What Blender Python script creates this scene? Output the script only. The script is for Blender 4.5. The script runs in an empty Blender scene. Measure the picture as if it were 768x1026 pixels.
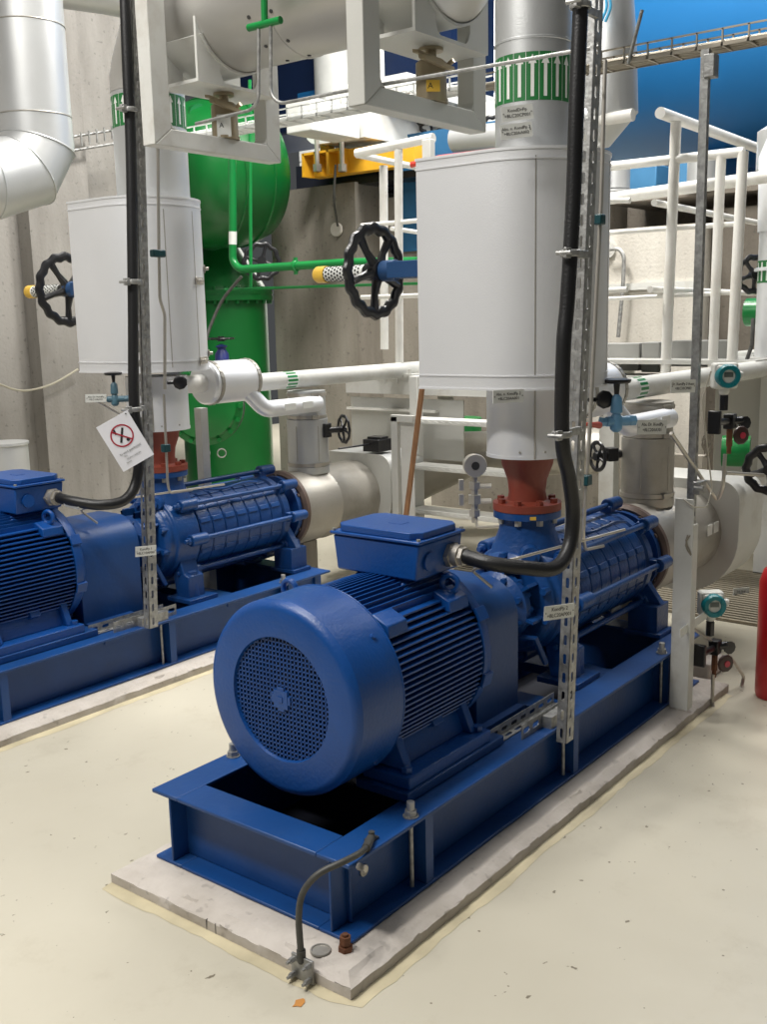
import bpy, bmesh, math, random
from mathutils import Vector, Matrix
random.seed(7)
pi = math.pi
scn = bpy.context.scene
COL = scn.collection

# ------------------------------------------------------------------ camera
CAM = Vector((-1.7963, -1.5412, 1.6))
FPX = 1035.34
_a, _t, _r = math.radians(38.0627), math.radians(10.5293), math.radians(-1.3152)
FW = Vector((math.cos(_a) * math.cos(_t), math.sin(_a) * math.cos(_t), -math.sin(_t)))
_R0 = Vector((math.sin(_a), -math.cos(_a), 0))
_U0 = _R0.cross(FW)
RT = _R0 * math.cos(_r) + _U0 * math.sin(_r)
UP = -_R0 * math.sin(_r) + _U0 * math.cos(_r)
cam_d = bpy.data.cameras.new('camera')
cam_d.sensor_fit = 'HORIZONTAL'
cam_d.sensor_width = 36
cam_d.lens = FPX / 768 * 36
cam_d.clip_start = 0.05
cam = bpy.data.objects.new('camera', cam_d)
COL.objects.link(cam)
m = Matrix((RT, UP, -FW)).transposed().to_4x4()
m.translation = CAM
cam.matrix_world = m
scn.camera = cam

# ------------------------------------------------------------------ world, lights, exposure
w = bpy.data.worlds.new('world')
scn.world = w
w.use_nodes = True
w.node_tree.nodes['Background'].inputs[0].default_value = (0.93, 0.97, 1.0, 1)
w.node_tree.nodes['Background'].inputs[1].default_value = 0.055

def area(name, loc, size, power, aim=None, col=(1, 0.97, 0.92)):
    l = bpy.data.lights.new(name, 'AREA')
    l.shape = 'RECTANGLE'
    l.size, l.size_y = size
    l.energy = power
    l.color = col
    o = bpy.data.objects.new(name, l)
    COL.objects.link(o)
    o.location = loc
    if aim:
        o.rotation_euler = (Vector(aim) - Vector(loc)).to_track_quat('-Z', 'Y').to_euler()
    return o
area('hall_lamp_front', (-2.2, 1.6, 5.2), (0.5, 2.6), 225)
area('hall_lamp_middle', (0.9, -2.6, 5.4), (2.6, 0.5), 10)
area('hall_lamp_left', (0.2, 1.3, 5.6), (2.4, 0.4), 120)
area('hall_lamp_back', (5.6, 0.6, 6.2), (1.0, 4.0), 300, aim=(5.2, 1.5, 0))
area('back_wall_fill', (9.2, 6.5, 5.0), (1.0, 1.0), 500, aim=(11, 6.8, 2.2))  # fill light added to brighten the otherwise unlit back wall
area('hall_lamp_platform', (3.2, 2.6, 6.2), (1.0, 1.0), 300, aim=(4.6, 2.8, 1.5))
scn.view_settings.view_transform = 'Standard'
scn.view_settings.look = 'None'
scn.view_settings.gamma = 1
scn.view_settings.use_curve_mapping = False
scn.view_settings.exposure = 0.3

# ------------------------------------------------------------------ point finders (pixel of the photo to a point on a plane)
def ray(px, py):
    return FW + RT * ((px - 384) / FPX) - UP * ((py - 513) / FPX)
def onp(k, v, px, py):
    d = ray(px, py)
    return CAM + d * ((v - CAM[k]) / d[k])
def Xp(px, py, v): return onp(0, v, px, py)
def Yp(px, py, v): return onp(1, v, px, py)
def Zp(px, py, v): return onp(2, v, px, py)

# ------------------------------------------------------------------ materials
MATS = {}
def nt_new(name):
    mt = bpy.data.materials.new(name)
    mt.use_nodes = True
    nt = mt.node_tree
    return mt, nt, nt.nodes['Principled BSDF']
def mat(name, col, rough=0.45, metal=0.0, var=0.08, scale=6.0, bump=0.0, bscale=60.0, dirt=None, dscale=2.5, damt=0.5, coat=0.0, stretch=None):
    if name in MATS: return MATS[name]
    mt, nt, bs = nt_new(name)
    N, L = nt.nodes, nt.links
    tc = N.new('ShaderNodeTexCoord')
    mp = N.new('ShaderNodeMapping')
    L.new(tc.outputs['Object'], mp.inputs[0])
    if stretch: mp.inputs['Scale'].default_value = stretch
    no = N.new('ShaderNodeTexNoise')
    no.inputs['Scale'].default_value = scale
    no.inputs['Detail'].default_value = 6
    L.new(mp.outputs[0], no.inputs['Vector'])
    cr = N.new('ShaderNodeValToRGB')
    lo = [max(0, c * (1 - var)) for c in col]
    hi = [min(1, c * (1 + var)) for c in col]
    cr.color_ramp.elements[0].position = 0.3
    cr.color_ramp.elements[1].position = 0.7
    cr.color_ramp.elements[0].color = (*lo, 1)
    cr.color_ramp.elements[1].color = (*hi, 1)
    L.new(no.outputs['Fac'], cr.inputs[0])
    out = cr.outputs[0]
    if dirt:
        n2 = N.new('ShaderNodeTexNoise')
        n2.inputs['Scale'].default_value = dscale
        n2.inputs['Detail'].default_value = 8
        n2.inputs['Roughness'].default_value = 0.7
        L.new(tc.outputs['Object'], n2.inputs['Vector'])
        r2 = N.new('ShaderNodeValToRGB')
        r2.color_ramp.elements[0].position = 0.5
        r2.color_ramp.elements[1].position = 0.72
        r2.color_ramp.elements[1].color = (damt, damt, damt, 1)
        L.new(n2.outputs['Fac'], r2.inputs[0])
        mx = N.new('ShaderNodeMixRGB')
        mx.inputs[2].default_value = (*dirt, 1)
        L.new(r2.outputs[0], mx.inputs[0])
        L.new(out, mx.inputs[1])
        out = mx.outputs[0]
    L.new(out, bs.inputs['Base Color'])
    bs.inputs['Roughness'].default_value = rough
    bs.inputs['Metallic'].default_value = metal
    if coat: bs.inputs['Coat Weight'].default_value = coat
    if bump:
        n3 = N.new('ShaderNodeTexNoise')
        n3.inputs['Scale'].default_value = bscale
        n3.inputs['Detail'].default_value = 4
        L.new(tc.outputs['Object'], n3.inputs['Vector'])
        bp = N.new('ShaderNodeBump')
        bp.inputs['Strength'].default_value = bump
        bp.inputs['Distance'].default_value = 0.01
        L.new(n3.outputs['Fac'], bp.inputs['Height'])
        L.new(bp.outputs[0], bs.inputs['Normal'])
    MATS[name] = mt
    return mt

def concrete(name, col, dark, spots=0.35, joints=True):
    mt, nt, bs = nt_new(name)
    N, L = nt.nodes, nt.links
    tc = N.new('ShaderNodeTexCoord')
    mp = N.new('ShaderNodeMapping')
    mp.inputs['Scale'].default_value = (1.6, 1.6, 0.35)
    L.new(tc.outputs['Object'], mp.inputs[0])
    n1 = N.new('ShaderNodeTexNoise'); n1.inputs['Scale'].default_value = 1.7; n1.inputs['Detail'].default_value = 9; n1.inputs['Roughness'].default_value = 0.62
    L.new(mp.outputs[0], n1.inputs['Vector'])
    cr = N.new('ShaderNodeValToRGB')
    cr.color_ramp.elements[0].position = 0.32; cr.color_ramp.elements[0].color = (*dark, 1)
    cr.color_ramp.elements[1].position = 0.62; cr.color_ramp.elements[1].color = (*col, 1)
    L.new(n1.outputs['Fac'], cr.inputs[0])
    v = N.new('ShaderNodeTexNoise'); v.inputs['Scale'].default_value = 28; v.inputs['Detail'].default_value = 2
    L.new(tc.outputs['Object'], v.inputs['Vector'])
    r2 = N.new('ShaderNodeValToRGB')
    r2.color_ramp.elements[0].position = 0.28; r2.color_ramp.elements[0].color = (1 - spots, 1 - spots, 1 - spots, 1)
    r2.color_ramp.elements[1].position = 0.36; r2.color_ramp.elements[1].color = (1, 1, 1, 1)
    L.new(v.outputs['Fac'], r2.inputs[0])
    mx = N.new('ShaderNodeMixRGB'); mx.blend_type = 'MULTIPLY'; mx.inputs[0].default_value = 1
    L.new(cr.outputs[0], mx.inputs[1]); L.new(r2.outputs[0], mx.inputs[2])
    L.new(mx.outputs[0], bs.inputs['Base Color'])
    bs.inputs['Roughness'].default_value = 0.85
    n3 = N.new('ShaderNodeTexNoise'); n3.inputs['Scale'].default_value = 45; n3.inputs['Detail'].default_value = 5
    L.new(tc.outputs['Object'], n3.inputs['Vector'])
    bp = N.new('ShaderNodeBump'); bp.inputs['Strength'].default_value = 0.35; bp.inputs['Distance'].default_value = 0.01
    L.new(n3.outputs['Fac'], bp.inputs['Height']); L.new(bp.outputs[0], bs.inputs['Normal'])
    return mt

def floor_mat():
    mt, nt, bs = nt_new('epoxy_floor')
    N, L = nt.nodes, nt.links
    tc = N.new('ShaderNodeTexCoord')
    n1 = N.new('ShaderNodeTexNoise'); n1.inputs['Scale'].default_value = 1.1; n1.inputs['Detail'].default_value = 7
    L.new(tc.outputs['Object'], n1.inputs['Vector'])
    cr = N.new('ShaderNodeValToRGB')
    cr.color_ramp.elements[0].position = 0.3; cr.color_ramp.elements[0].color = (0.47, 0.437, 0.352, 1)
    cr.color_ramp.elements[1].position = 0.7; cr.color_ramp.elements[1].color = (0.545, 0.512, 0.42, 1)
    L.new(n1.outputs['Fac'], cr.inputs[0])
    n2 = N.new('ShaderNodeTexNoise'); n2.inputs['Scale'].default_value = 3.3; n2.inputs['Detail'].default_value = 10; n2.inputs['Roughness'].default_value = 0.75
    L.new(tc.outputs['Object'], n2.inputs['Vector'])
    r2 = N.new('ShaderNodeValToRGB')
    r2.color_ramp.elements[0].position = 0.56; r2.color_ramp.elements[0].color = (0, 0, 0, 1)
    r2.color_ramp.elements[1].position = 0.78; r2.color_ramp.elements[1].color = (0.5, 0.5, 0.5, 1)
    L.new(n2.outputs['Fac'], r2.inputs[0])
    mx = N.new('ShaderNodeMixRGB'); mx.inputs[2].default_value = (0.36, 0.32, 0.24, 1)
    L.new(r2.outputs[0], mx.inputs[0]); L.new(cr.outputs[0], mx.inputs[1])
    vo = N.new('ShaderNodeTexVoronoi'); vo.inputs['Scale'].default_value = 9
    L.new(tc.outputs['Object'], vo.inputs['Vector'])
    n4 = N.new('ShaderNodeTexNoise'); n4.inputs['Scale'].default_value = 34; n4.inputs['Detail'].default_value = 2
    L.new(tc.outputs['Object'], n4.inputs['Vector'])
    r3 = N.new('ShaderNodeValToRGB')
    r3.color_ramp.elements[0].position = 0.255; r3.color_ramp.elements[0].color = (0.35, 0.32, 0.28, 1)
    r3.color_ramp.elements[1].position = 0.28; r3.color_ramp.elements[1].color = (1, 1, 1, 1)
    L.new(n4.outputs['Fac'], r3.inputs[0])
    m2 = N.new('ShaderNodeMixRGB'); m2.blend_type = 'MULTIPLY'; m2.inputs[0].default_value = 1
    L.new(mx.outputs[0], m2.inputs[1]); L.new(r3.outputs[0], m2.inputs[2])
    L.new(m2.outputs[0], bs.inputs['Base Color'])
    bs.inputs['Roughness'].default_value = 0.32
    n3 = N.new('ShaderNodeTexNoise'); n3.inputs['Scale'].default_value = 7; n3.inputs['Detail'].default_value = 3
    L.new(tc.outputs['Object'], n3.inputs['Vector'])
    bp = N.new('ShaderNodeBump'); bp.inputs['Strength'].default_value = 0.12; bp.inputs['Distance'].default_value = 0.02
    L.new(n3.outputs['Fac'], bp.inputs['Height']); L.new(bp.outputs[0], bs.inputs['Normal'])
    return mt

BLUE = mat('motor_blue_paint', (0.003, 0.062, 0.27), 0.38, 0, 0.12, 5, 0.12, 90, dirt=(0.012, 0.05, 0.16), dscale=4, damt=0.5)
PBLUE = mat('pump_blue_paint', (0.006, 0.056, 0.215), 0.36, 0, 0.15, 8, 0.25, 60, dirt=(0.03, 0.06, 0.15), dscale=5, damt=0.5)
FBLUE = mat('frame_blue_paint', (0.004, 0.052, 0.205), 0.42, 0, 0.12, 4, 0.1, 50, dirt=(0.02, 0.06, 0.16), dscale=3, damt=0.5)
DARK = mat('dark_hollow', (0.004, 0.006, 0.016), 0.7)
LBLUE = mat('valve_light_blue', (0.13, 0.30, 0.48), 0.4)
SBLUE = mat('spindle_blue', (0.016, 0.058, 0.155), 0.4)
ALU = mat('aluminium_cladding', (0.56, 0.57, 0.57), 0.43, 0.62, 0.05, 3, 0.08, 180)
ALUW = mat('aluminium_cladding_pale', (0.80, 0.81, 0.83), 0.42, 0.40, 0.03, 3, 0.10, 200)
ALUD = mat('aluminium_dull', (0.44, 0.42, 0.38), 0.45, 0.6, 0.1, 4, 0.1, 60, dirt=(0.25, 0.22, 0.17), dscale=3, damt=0.5)
GALV = mat('galvanised_steel', (0.36, 0.36, 0.35), 0.45, 0.6, 0.3, 45, 0.15, 80, dirt=(0.20, 0.19, 0.18), dscale=9, damt=0.6)
STEEL = mat('stainless_steel', (0.50, 0.47, 0.42), 0.34, 0.65, 0.06, 10)
HOLE = mat('slot_dark_steel', (0.08, 0.08, 0.08), 0.6, 0.5)
WPNT = mat('white_rail_paint', (0.78, 0.77, 0.73), 0.4, 0, 0.04, 5, 0, dirt=(0.55, 0.5, 0.42), dscale=6, damt=0.4)
GPNT = mat('light_grey_steel_paint', (0.50, 0.50, 0.47), 0.45, 0, 0.05, 4, 0.05, 80)
LGPNT = mat('pale_grey_steel_paint', (0.62, 0.62, 0.59), 0.5, 0, 0.05, 4, 0.05, 80, dirt=(0.4, 0.36, 0.3), dscale=5, damt=0.5)
RED = mat('red_brown_primer', (0.215, 0.040, 0.022), 0.5, 0, 0.12, 8, 0.15, 60)
BROWN = mat('brown_suction_flange', (0.13, 0.09, 0.075), 0.5, 0.2, 0.2, 8, 0.1, 60)
RUST = mat('rust_brown', (0.16, 0.06, 0.025), 0.7, 0, 0.3, 30)
BLACK = mat('black_rubber', (0.010, 0.010, 0.011), 0.42, 0, 0.1, 20, 0.15, 150)
BLKP = mat('black_paint', (0.012, 0.012, 0.014), 0.3, 0, 0.1, 10, 0.1, 80)
DGREY = mat('dark_grey_hose', (0.06, 0.06, 0.055), 0.5, 0, 0.2, 40)
GREEN = mat('green_pipe_paint', (0.005, 0.19, 0.04), 0.3, 0, 0.1, 3)
DGREEN = mat('green_equipment_paint', (0.003, 0.125, 0.022), 0.32, 0, 0.12, 2)
LABG = mat('label_green', (0.012, 0.15, 0.035), 0.5)
LABW = mat('label_white', (0.72, 0.73, 0.70), 0.4)
INK = mat('ink_black', (0.02, 0.02, 0.02), 0.6)
INKG = mat('engraved_grey', (0.22, 0.22, 0.21), 0.6)
SREDM = mat('sign_red', (0.38, 0.01, 0.03), 0.5)
YEL = mat('crane_yellow', (0.70, 0.36, 0.02), 0.45)
CAPY = mat('yellow_cap', (0.72, 0.45, 0.06), 0.4)
BEIGE = mat('beige_hanger_paint', (0.36, 0.30, 0.20), 0.35, 0.4, 0.08, 6)
TEAL = mat('teal_ring', (0.0, 0.17, 0.20), 0.35)
CREAM = mat('instrument_white', (0.66, 0.66, 0.62), 0.4)
LCD = mat('display_grey', (0.10, 0.12, 0.11), 0.2)
WOOD = mat('wooden_handle', (0.26, 0.13, 0.06), 0.6, 0, 0.25, 12, stretch=(8, 8, 1))
TANK = mat('blue_tank_paint', (0.010, 0.16, 0.42), 0.5, 0, 0.06, 1.5)
NAVY = mat('navy_tank_paint', (0.004, 0.018, 0.07), 0.5)
EXTR = mat('extinguisher_red', (0.42, 0.012, 0.015), 0.3)
ORNG = mat('red_hose', (0.55, 0.05, 0.03), 0.4)
GRATE = mat('grating_beige', (0.30, 0.265, 0.20), 0.5, 0.2)
TRAYM = mat('cable_tray_metal', (0.30, 0.27, 0.22), 0.4, 0.7, 0.1, 10)
WTRAY = mat('white_tray', (0.75, 0.76, 0.74), 0.5)
SEALM = mat('yellowed_sealant', (0.52, 0.46, 0.31), 0.5, 0, 0.2, 6)
CONC = concrete('wall_concrete', (0.31, 0.295, 0.272), (0.205, 0.192, 0.173), 0.3)
CONL = concrete('light_concrete', (0.62, 0.59, 0.53), (0.48, 0.45, 0.40), 0.2)
TRG = mat('trunking_grey', (0.30, 0.30, 0.285), 0.5)
CONB = concrete('shaded_concrete', (0.17, 0.148, 0.12), (0.12, 0.105, 0.085), 0.25)  # shade of the recess is put into this darker colour
CONP = concrete('pier_concrete', (0.30, 0.275, 0.235), (0.19, 0.17, 0.14), 0.3)
PLIN = concrete('plinth_concrete', (0.58, 0.535, 0.49), (0.42, 0.38, 0.335), 0.22)
FLOOR = floor_mat()

# ------------------------------------------------------------------ mesh builder
def frame_of(d):
    d = Vector(d).normalized()
    a = Vector((0, 0, 1)) if abs(d.z) < 0.9 else Vector((1, 0, 0))
    u = d.cross(a).normalized()
    return u, d.cross(u).normalized(), d
class B:
    def __init__(s): s.v = []; s.f = []
    def add(s, vs, fs):
        n = len(s.v); s.v += [Vector(x) for x in vs]; s.f += [tuple(n + i for i in f) for f in fs]; return s
    def box(s, x0, x1, y0, y1, z0, z1):
        x0, x1 = sorted((x0, x1)); y0, y1 = sorted((y0, y1)); z0, z1 = sorted((z0, z1))
        return s.add([(x0, y0, z0), (x1, y0, z0), (x1, y1, z0), (x0, y1, z0), (x0, y0, z1), (x1, y0, z1), (x1, y1, z1), (x0, y1, z1)],
                     [(3, 2, 1, 0), (4, 5, 6, 7), (0, 1, 5, 4), (1, 2, 6, 5), (2, 3, 7, 6), (3, 0, 4, 7)])
    def obox(s, c, U, V, W, su, sv, sw):
        c = Vector(c); U = Vector(U).normalized() * su / 2; V = Vector(V).normalized() * sv / 2; W = Vector(W).normalized() * sw / 2
        vs = [c + U * a + V * b + W * d for d in (-1, 1) for a, b in ((-1, -1), (1, -1), (1, 1), (-1, 1))]
        return s.add(vs, [(3, 2, 1, 0), (4, 5, 6, 7), (0, 1, 5, 4), (1, 2, 6, 5), (2, 3, 7, 6), (3, 0, 4, 7)])
    def cyl(s, p0, p1, r, r2=None, n=24, cap=True):
        p0, p1 = Vector(p0), Vector(p1)
        r2 = r if r2 is None else r2
        L = (p1 - p0).length
        return s.lathe(p0, p1 - p0, ([(0, 0)] if cap else []) + [(0, r), (L, r2)] + ([(L, 0)] if cap else []), n)
    def lathe(s, p, d, prof, n=32, a0=0.0):
        u, v, d = frame_of(d)
        p = Vector(p); rings = []; vs = []; fs = []
        for t, r in prof:
            if r < 1e-6:
                rings.append([len(vs)]); vs.append(p + d * t)
            else:
                rings.append(list(range(len(vs), len(vs) + n)))
                vs += [p + d * t + (u * math.cos(2 * pi * k / n + a0) + v * math.sin(2 * pi * k / n + a0)) * r for k in range(n)]
        for A, C in zip(rings, rings[1:]):
            if len(A) == 1 and len(C) == 1: continue
            for k in range(n):
                k2 = (k + 1) % n
                if len(A) == 1: fs.append((A[0], C[k2], C[k]))
                elif len(C) == 1: fs.append((A[k], A[k2], C[0]))
                else: fs.append((A[k], A[k2], C[k2], C[k]))
        return s.add(vs, fs)
    def tube(s, pts, r, n=12, fil=0.0, cap=True):
        P = [Vector(p) for p in pts]
        if fil > 0 and len(P) > 2:
            Q = [P[0]]
            for a, b, c in zip(P, P[1:], P[2:]):
                d1, d2 = (a - b), (c - b)
                f = min(fil, d1.length * .48, d2.length * .48)
                s1, s2 = b + d1.normalized() * f, b + d2.normalized() * f
                for k in range(7):
                    t = k / 6
                    Q.append(s1 * (1 - t) ** 2 + b * 2 * t * (1 - t) + s2 * t * t)
            Q.append(P[-1]); P = Q
        rings = []; vs = []; fs = []
        u = None
        for i, p in enumerate(P):
            d = (P[min(i + 1, len(P) - 1)] - P[max(i - 1, 0)])
            if d.length < 1e-9: d = Vector((0, 0, 1))
            d.normalize()
            if u is None: u = frame_of(d)[0]
            u = (u - d * u.dot(d))
            if u.length < 1e-6: u = frame_of(d)[0]
            u.normalize(); vv = d.cross(u)
            rr = r[i] if isinstance(r, (list, tuple)) else r
            vs += [p + (u * math.cos(2 * pi * k / n) + vv * math.sin(2 * pi * k / n)) * rr for k in range(n)]
        for i in range(len(P) - 1):
            for k in range(n):
                k2 = (k + 1) % n
                fs.append((i * n + k, i * n + k2, (i + 1) * n + k2, (i + 1) * n + k))
        if cap:
            fs.append(tuple(range(n - 1, -1, -1))); fs.append(tuple((len(P) - 1) * n + k for k in range(n)))
        return s.add(vs, fs)
    def ext(s, poly, o, U, V, W):
        o, U, V, W = map(Vector, (o, U, V, W))
        n = len(poly)
        vs = [o + U * a + V * b for a, b in poly] + [o + U * a + V * b + W for a, b in poly]
        return s.add(vs, [tuple(range(n - 1, -1, -1)), tuple(range(n, 2 * n))] + [(i, (i + 1) % n, (i + 1) % n + n, i + n) for i in range(n)])
    def torus(s, c, ax, R, r, n=40, m=10, wav=0, wn=12, sq=1.0):
        u, v, d = frame_of(ax); c = Vector(c); vs = []; fs = []
        for i in range(n):
            a = 2 * pi * i / n
            RR = R + wav * math.cos(wn * a)
            e = u * math.cos(a) + v * math.sin(a)
            for j in range(m):
                b = 2 * pi * j / m
                vs.append(c + e * (RR + r * math.cos(b)) + d * (r * sq * math.sin(b)))
        for i in range(n):
            for j in range(m):
                i2, j2 = (i + 1) % n, (j + 1) % m
                fs.append((i * m + j, i2 * m + j, i2 * m + j2, i * m + j2))
        return s.add(vs, fs)
    def rib(s, o, U, V, W, length, width, th, slot=(0.05, 0.014), pitch=0.075):
        """slotted strip: length along U, width along V, thickness along W, with real elongated holes"""
        o, U, V, W = Vector(o), Vector(U).normalized(), Vector(V).normalized(), Vector(W).normalized()
        n = max(1, int(round(length / pitch))); p = length / n
        sl, sw = slot[0] / 2, slot[1] / 2
        for i in range(n):
            c = o + U * (p * (i + .5)) + V * (width / 2)
            q = min(sw * .6, sl * .3)
            inn = [(-sl + q, -sw), (sl - q, -sw), (sl, -sw + q), (sl, sw - q), (sl - q, sw), (-sl + q, sw), (-sl, sw - q), (-sl, -sw + q)]
            h, g = p / 2, width / 2
            out = [(-h * .7, -g), (h * .7, -g), (h, -g), (h, g), (h * .7, g), (-h * .7, g), (-h, g), (-h, -g)]
            vs = []
            for t in (0, th):
                vs += [c + U * a + V * b + W * t for a, b in inn] + [c + U * a + V * b + W * t for a, b in out]
            fs = []
            for k in range(8):
                k2 = (k + 1) % 8
                fs.append((k, 8 + k, 8 + k2, k2)); fs.append((16 + k2, 24 + k2, 24 + k, 16 + k))
                fs.append((k, k2, 16 + k2, 16 + k))
                fs.append((8 + k2, 8 + k, 24 + k, 24 + k2))
            s.add(vs, fs)
        return s

WLOC = {}
SPLIT = {'rung', 'casing_bolt', 'casing_rib', 'support_leg', 'side_rail', 'pole_clamp', 'access_panel_seam', 'seam_ring', 'lid_screw', 'cowl_screw', 'foot_bolt', 'rivet', 'screw', 'clamp_bolt',
         'web_rib', 'weld_ring', 'saddle', 'panel_joint', 'gland_bolt', 'crack', 'guard_bracket', 'steel_angle', 'bearing_pad', 'kick_strip'}
def obj(name, b, mt, parent=None, **kw):
    if name not in SPLIT: return obj1(name, b, mt, parent, **kw)
    par = list(range(len(b.v)))
    def find(i):
        while par[i] != i: par[i] = par[par[i]]; i = par[i]
        return i
    for f in b.f:
        for i in f[1:]:
            a, c = find(f[0]), find(i)
            if a != c: par[c] = a
    comp = {}
    for f in b.f: comp.setdefault(find(f[0]), []).append(f)
    out = []
    for fs in comp.values():
        ids = sorted({i for f in fs for i in f}); mp = {i: k for k, i in enumerate(ids)}
        q = B(); q.add([b.v[i] for i in ids], [tuple(mp[i] for i in f) for f in fs])
        out.append(obj1(name, q, mt, parent, **kw))
    return out[0]
def obj1(name, b, mt, parent=None, bev=0, sharp=35, label=None, cat=None, group=None, kind=None, flat=False):
    me = bpy.data.meshes.new(name)
    xs = [v.x for v in b.v]; ys = [v.y for v in b.v]; zs = [v.z for v in b.v]
    if parent is None:
        o0 = Vector(((min(xs) + max(xs)) / 2, (min(ys) + max(ys)) / 2, min(zs)))
    else:
        o0 = Vector(((min(xs) + max(xs)) / 2, (min(ys) + max(ys)) / 2, (min(zs) + max(zs)) / 2))
    me.from_pydata([v - o0 for v in b.v], [], b.f)
    bm = bmesh.new(); bm.from_mesh(me)
    bmesh.ops.recalc_face_normals(bm, faces=bm.faces)
    bm.to_mesh(me); bm.free()
    if not flat:
        me.polygons.foreach_set('use_smooth', [True] * len(me.polygons))
        me.set_sharp_from_angle(angle=math.radians(sharp))
    me.materials.append(mt)
    o = bpy.data.objects.new(name, me)
    COL.objects.link(o)
    if parent is None: o.location = o0
    else:
        o.parent = parent; o.location = o0 - WLOC[parent.name]
    WLOC[o.name] = o0
    if bev:
        md = o.modifiers.new('bevel', 'BEVEL'); md.width = bev; md.segments = 2; md.limit_method = 'ANGLE'; md.angle_limit = math.radians(40)
    props(o, label, cat, group, kind)
    return o
def props(o, label=None, cat=None, group=None, kind=None):
    if label: o['label'] = label
    if cat: o['category'] = cat
    if group: o['group'] = group
    if kind: o['kind'] = kind
def thing(name, loc, label, cat, group=None):
    o = bpy.data.objects.new(name, None)
    o.empty_display_size = 0.1
    COL.objects.link(o); o.location = loc; WLOC[o.name] = Vector(loc)
    props(o, label, cat, group)
    return o
def text_mesh(s, size):
    c = bpy.data.curves.new('txt', 'FONT'); c.body = s; c.size = size; c.align_x = 'CENTER'; c.align_y = 'CENTER'; c.extrude = 0.0003; c.resolution_u = 2
    o = bpy.data.objects.new('txt', c); COL.objects.link(o)
    dg = bpy.context.evaluated_depsgraph_get()
    me = bpy.data.meshes.new_from_object(o.evaluated_get(dg))
    r = ([v.co.copy() for v in me.vertices], [tuple(p.vertices) for p in me.polygons])
    bpy.data.objects.remove(o); bpy.data.meshes.remove(me)
    return r
def put_text(b, s, size, c, U, V, mapf=None):
    U = Vector(U).normalized(); V = Vector(V).normalized(); W = U.cross(V); c = Vector(c)
    vs, fs = text_mesh(s, size)
    b.add([c + U * v.x + V * v.y + W * v.z for v in vs], fs)
def tag_plate(c, U, V, label, lines, w=0.13, h=0.05, ts=0.016, name='tag_plate', mt=None, group=None):
    """engraved plate facing U x V"""
    U = Vector(U).normalized(); V = Vector(V).normalized(); W = U.cross(V); c = Vector(c)
    b = B(); b.obox(c, U, V, W, w, h, 0.003)
    t = obj(name, b, mt or LABW, None, label=label, cat='tag', group=group)
    b = B()
    for i, s in enumerate(lines):
        put_text(b, s, ts, c + W * 0.0018 + V * ((len(lines) - 1) / 2 - i) * ts * 1.15, U, V)
    obj('lettering', b, INK, t, flat=True)
    b = B()
    for k in (-1, 1): b.cyl(c + U * k * (w / 2 - .006), c + U * k * (w / 2 - .006) + W * .003, .0022, n=8)
    obj('screw', b, INKG, t)
    return t
X_, Y_, Z_ = Vector((1, 0, 0)), Vector((0, 1, 0)), Vector((0, 0, 1))

# ================================================================== structure
b = B(); b.box(-5, 12, -6, 10, -0.2, 0)
obj('floor', b, FLOOR, kind='structure')
b = B(); b.box(-5, 2.88, 5.55, 5.9, 0, 7.5); b.box(2.88, 3.43, 5.40, 5.9, 0, 7.5); b.box(3.43, 4.25, 5.62, 5.9, 0, 7.5)
obj('wall_left', b, CONC, kind='structure')
b = B(); b.box(11, 11.3, -6, 10, 0, 8)
for k in range(40): b.box(10.985, 11, -6, 10, 0.1 + k * .2, 0.28 + k * .2)
obj('wall_back', b, LABW, kind='structure')
# plinths with a chipped, slanted top edge
def plinth(dy, label):
    x0, x1, y0, y1, h = -0.119, 2.42, -0.095 + dy, 0.811 + dy, 0.049
    nx, rnd = 90, random.Random(3 + int(dy))
    def ring(off, z, jit):
        pts = []
        for a, c, n in (((x0 + off, y0 + off), (x1 - off, y0 + off), nx), ((x1 - off, y0 + off), (x1 - off, y1 - off), 30), ((x1 - off, y1 - off), (x0 + off, y1 - off), nx), ((x0 + off, y1 - off), (x0 + off, y0 + off), 36)):
            for i in range(n):
                t = i / n
                j = [rnd.gauss(0, jit) if 0 < i else 0 for _ in range(3)]
                pts.append((a[0] + (c[0] - a[0]) * t + j[0], a[1] + (c[1] - a[1]) * t + j[1], z + min(0, j[2])))
        return pts
    R = [ring(0, 0, 0), ring(0, h * .66, .0012), ring(.003, h * .72, .0025), ring(.024, h - .005, .0035), ring(.036, h, .002)]
    n = len(R[0]); vs = sum(R, []); fs = []
    for k in range(4):
        for i in range(n):
            i2 = (i + 1) % n
            fs.append((k * n + i, k * n + i2, (k + 1) * n + i2, (k + 1) * n + i))
    fs.append(tuple(4 * n + i for i in range(n)))
    b = B(); b.add(vs, fs)
    # triangulate cap safely by a fan-free n-gon
    p = obj('concrete_plinth', b, PLIN, None, sharp=25, label=label, cat='plinth', group='concrete plinths under the pumps')
    b = B()
    b.box(x0 - .0006, x0 + .01, dy + .37, dy + .372, .002, .034); b.box(x0 - .0006, x0 + .01, dy + .405, dy + .407, .002, .034)
    obj('crack', b, HOLE, p)
    return p
plinth(0, 'chipped grey concrete plinth under the nearer blue pump frame')
plinth(2.0655, 'grey concrete plinth under the blue pump frame farther back')
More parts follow.
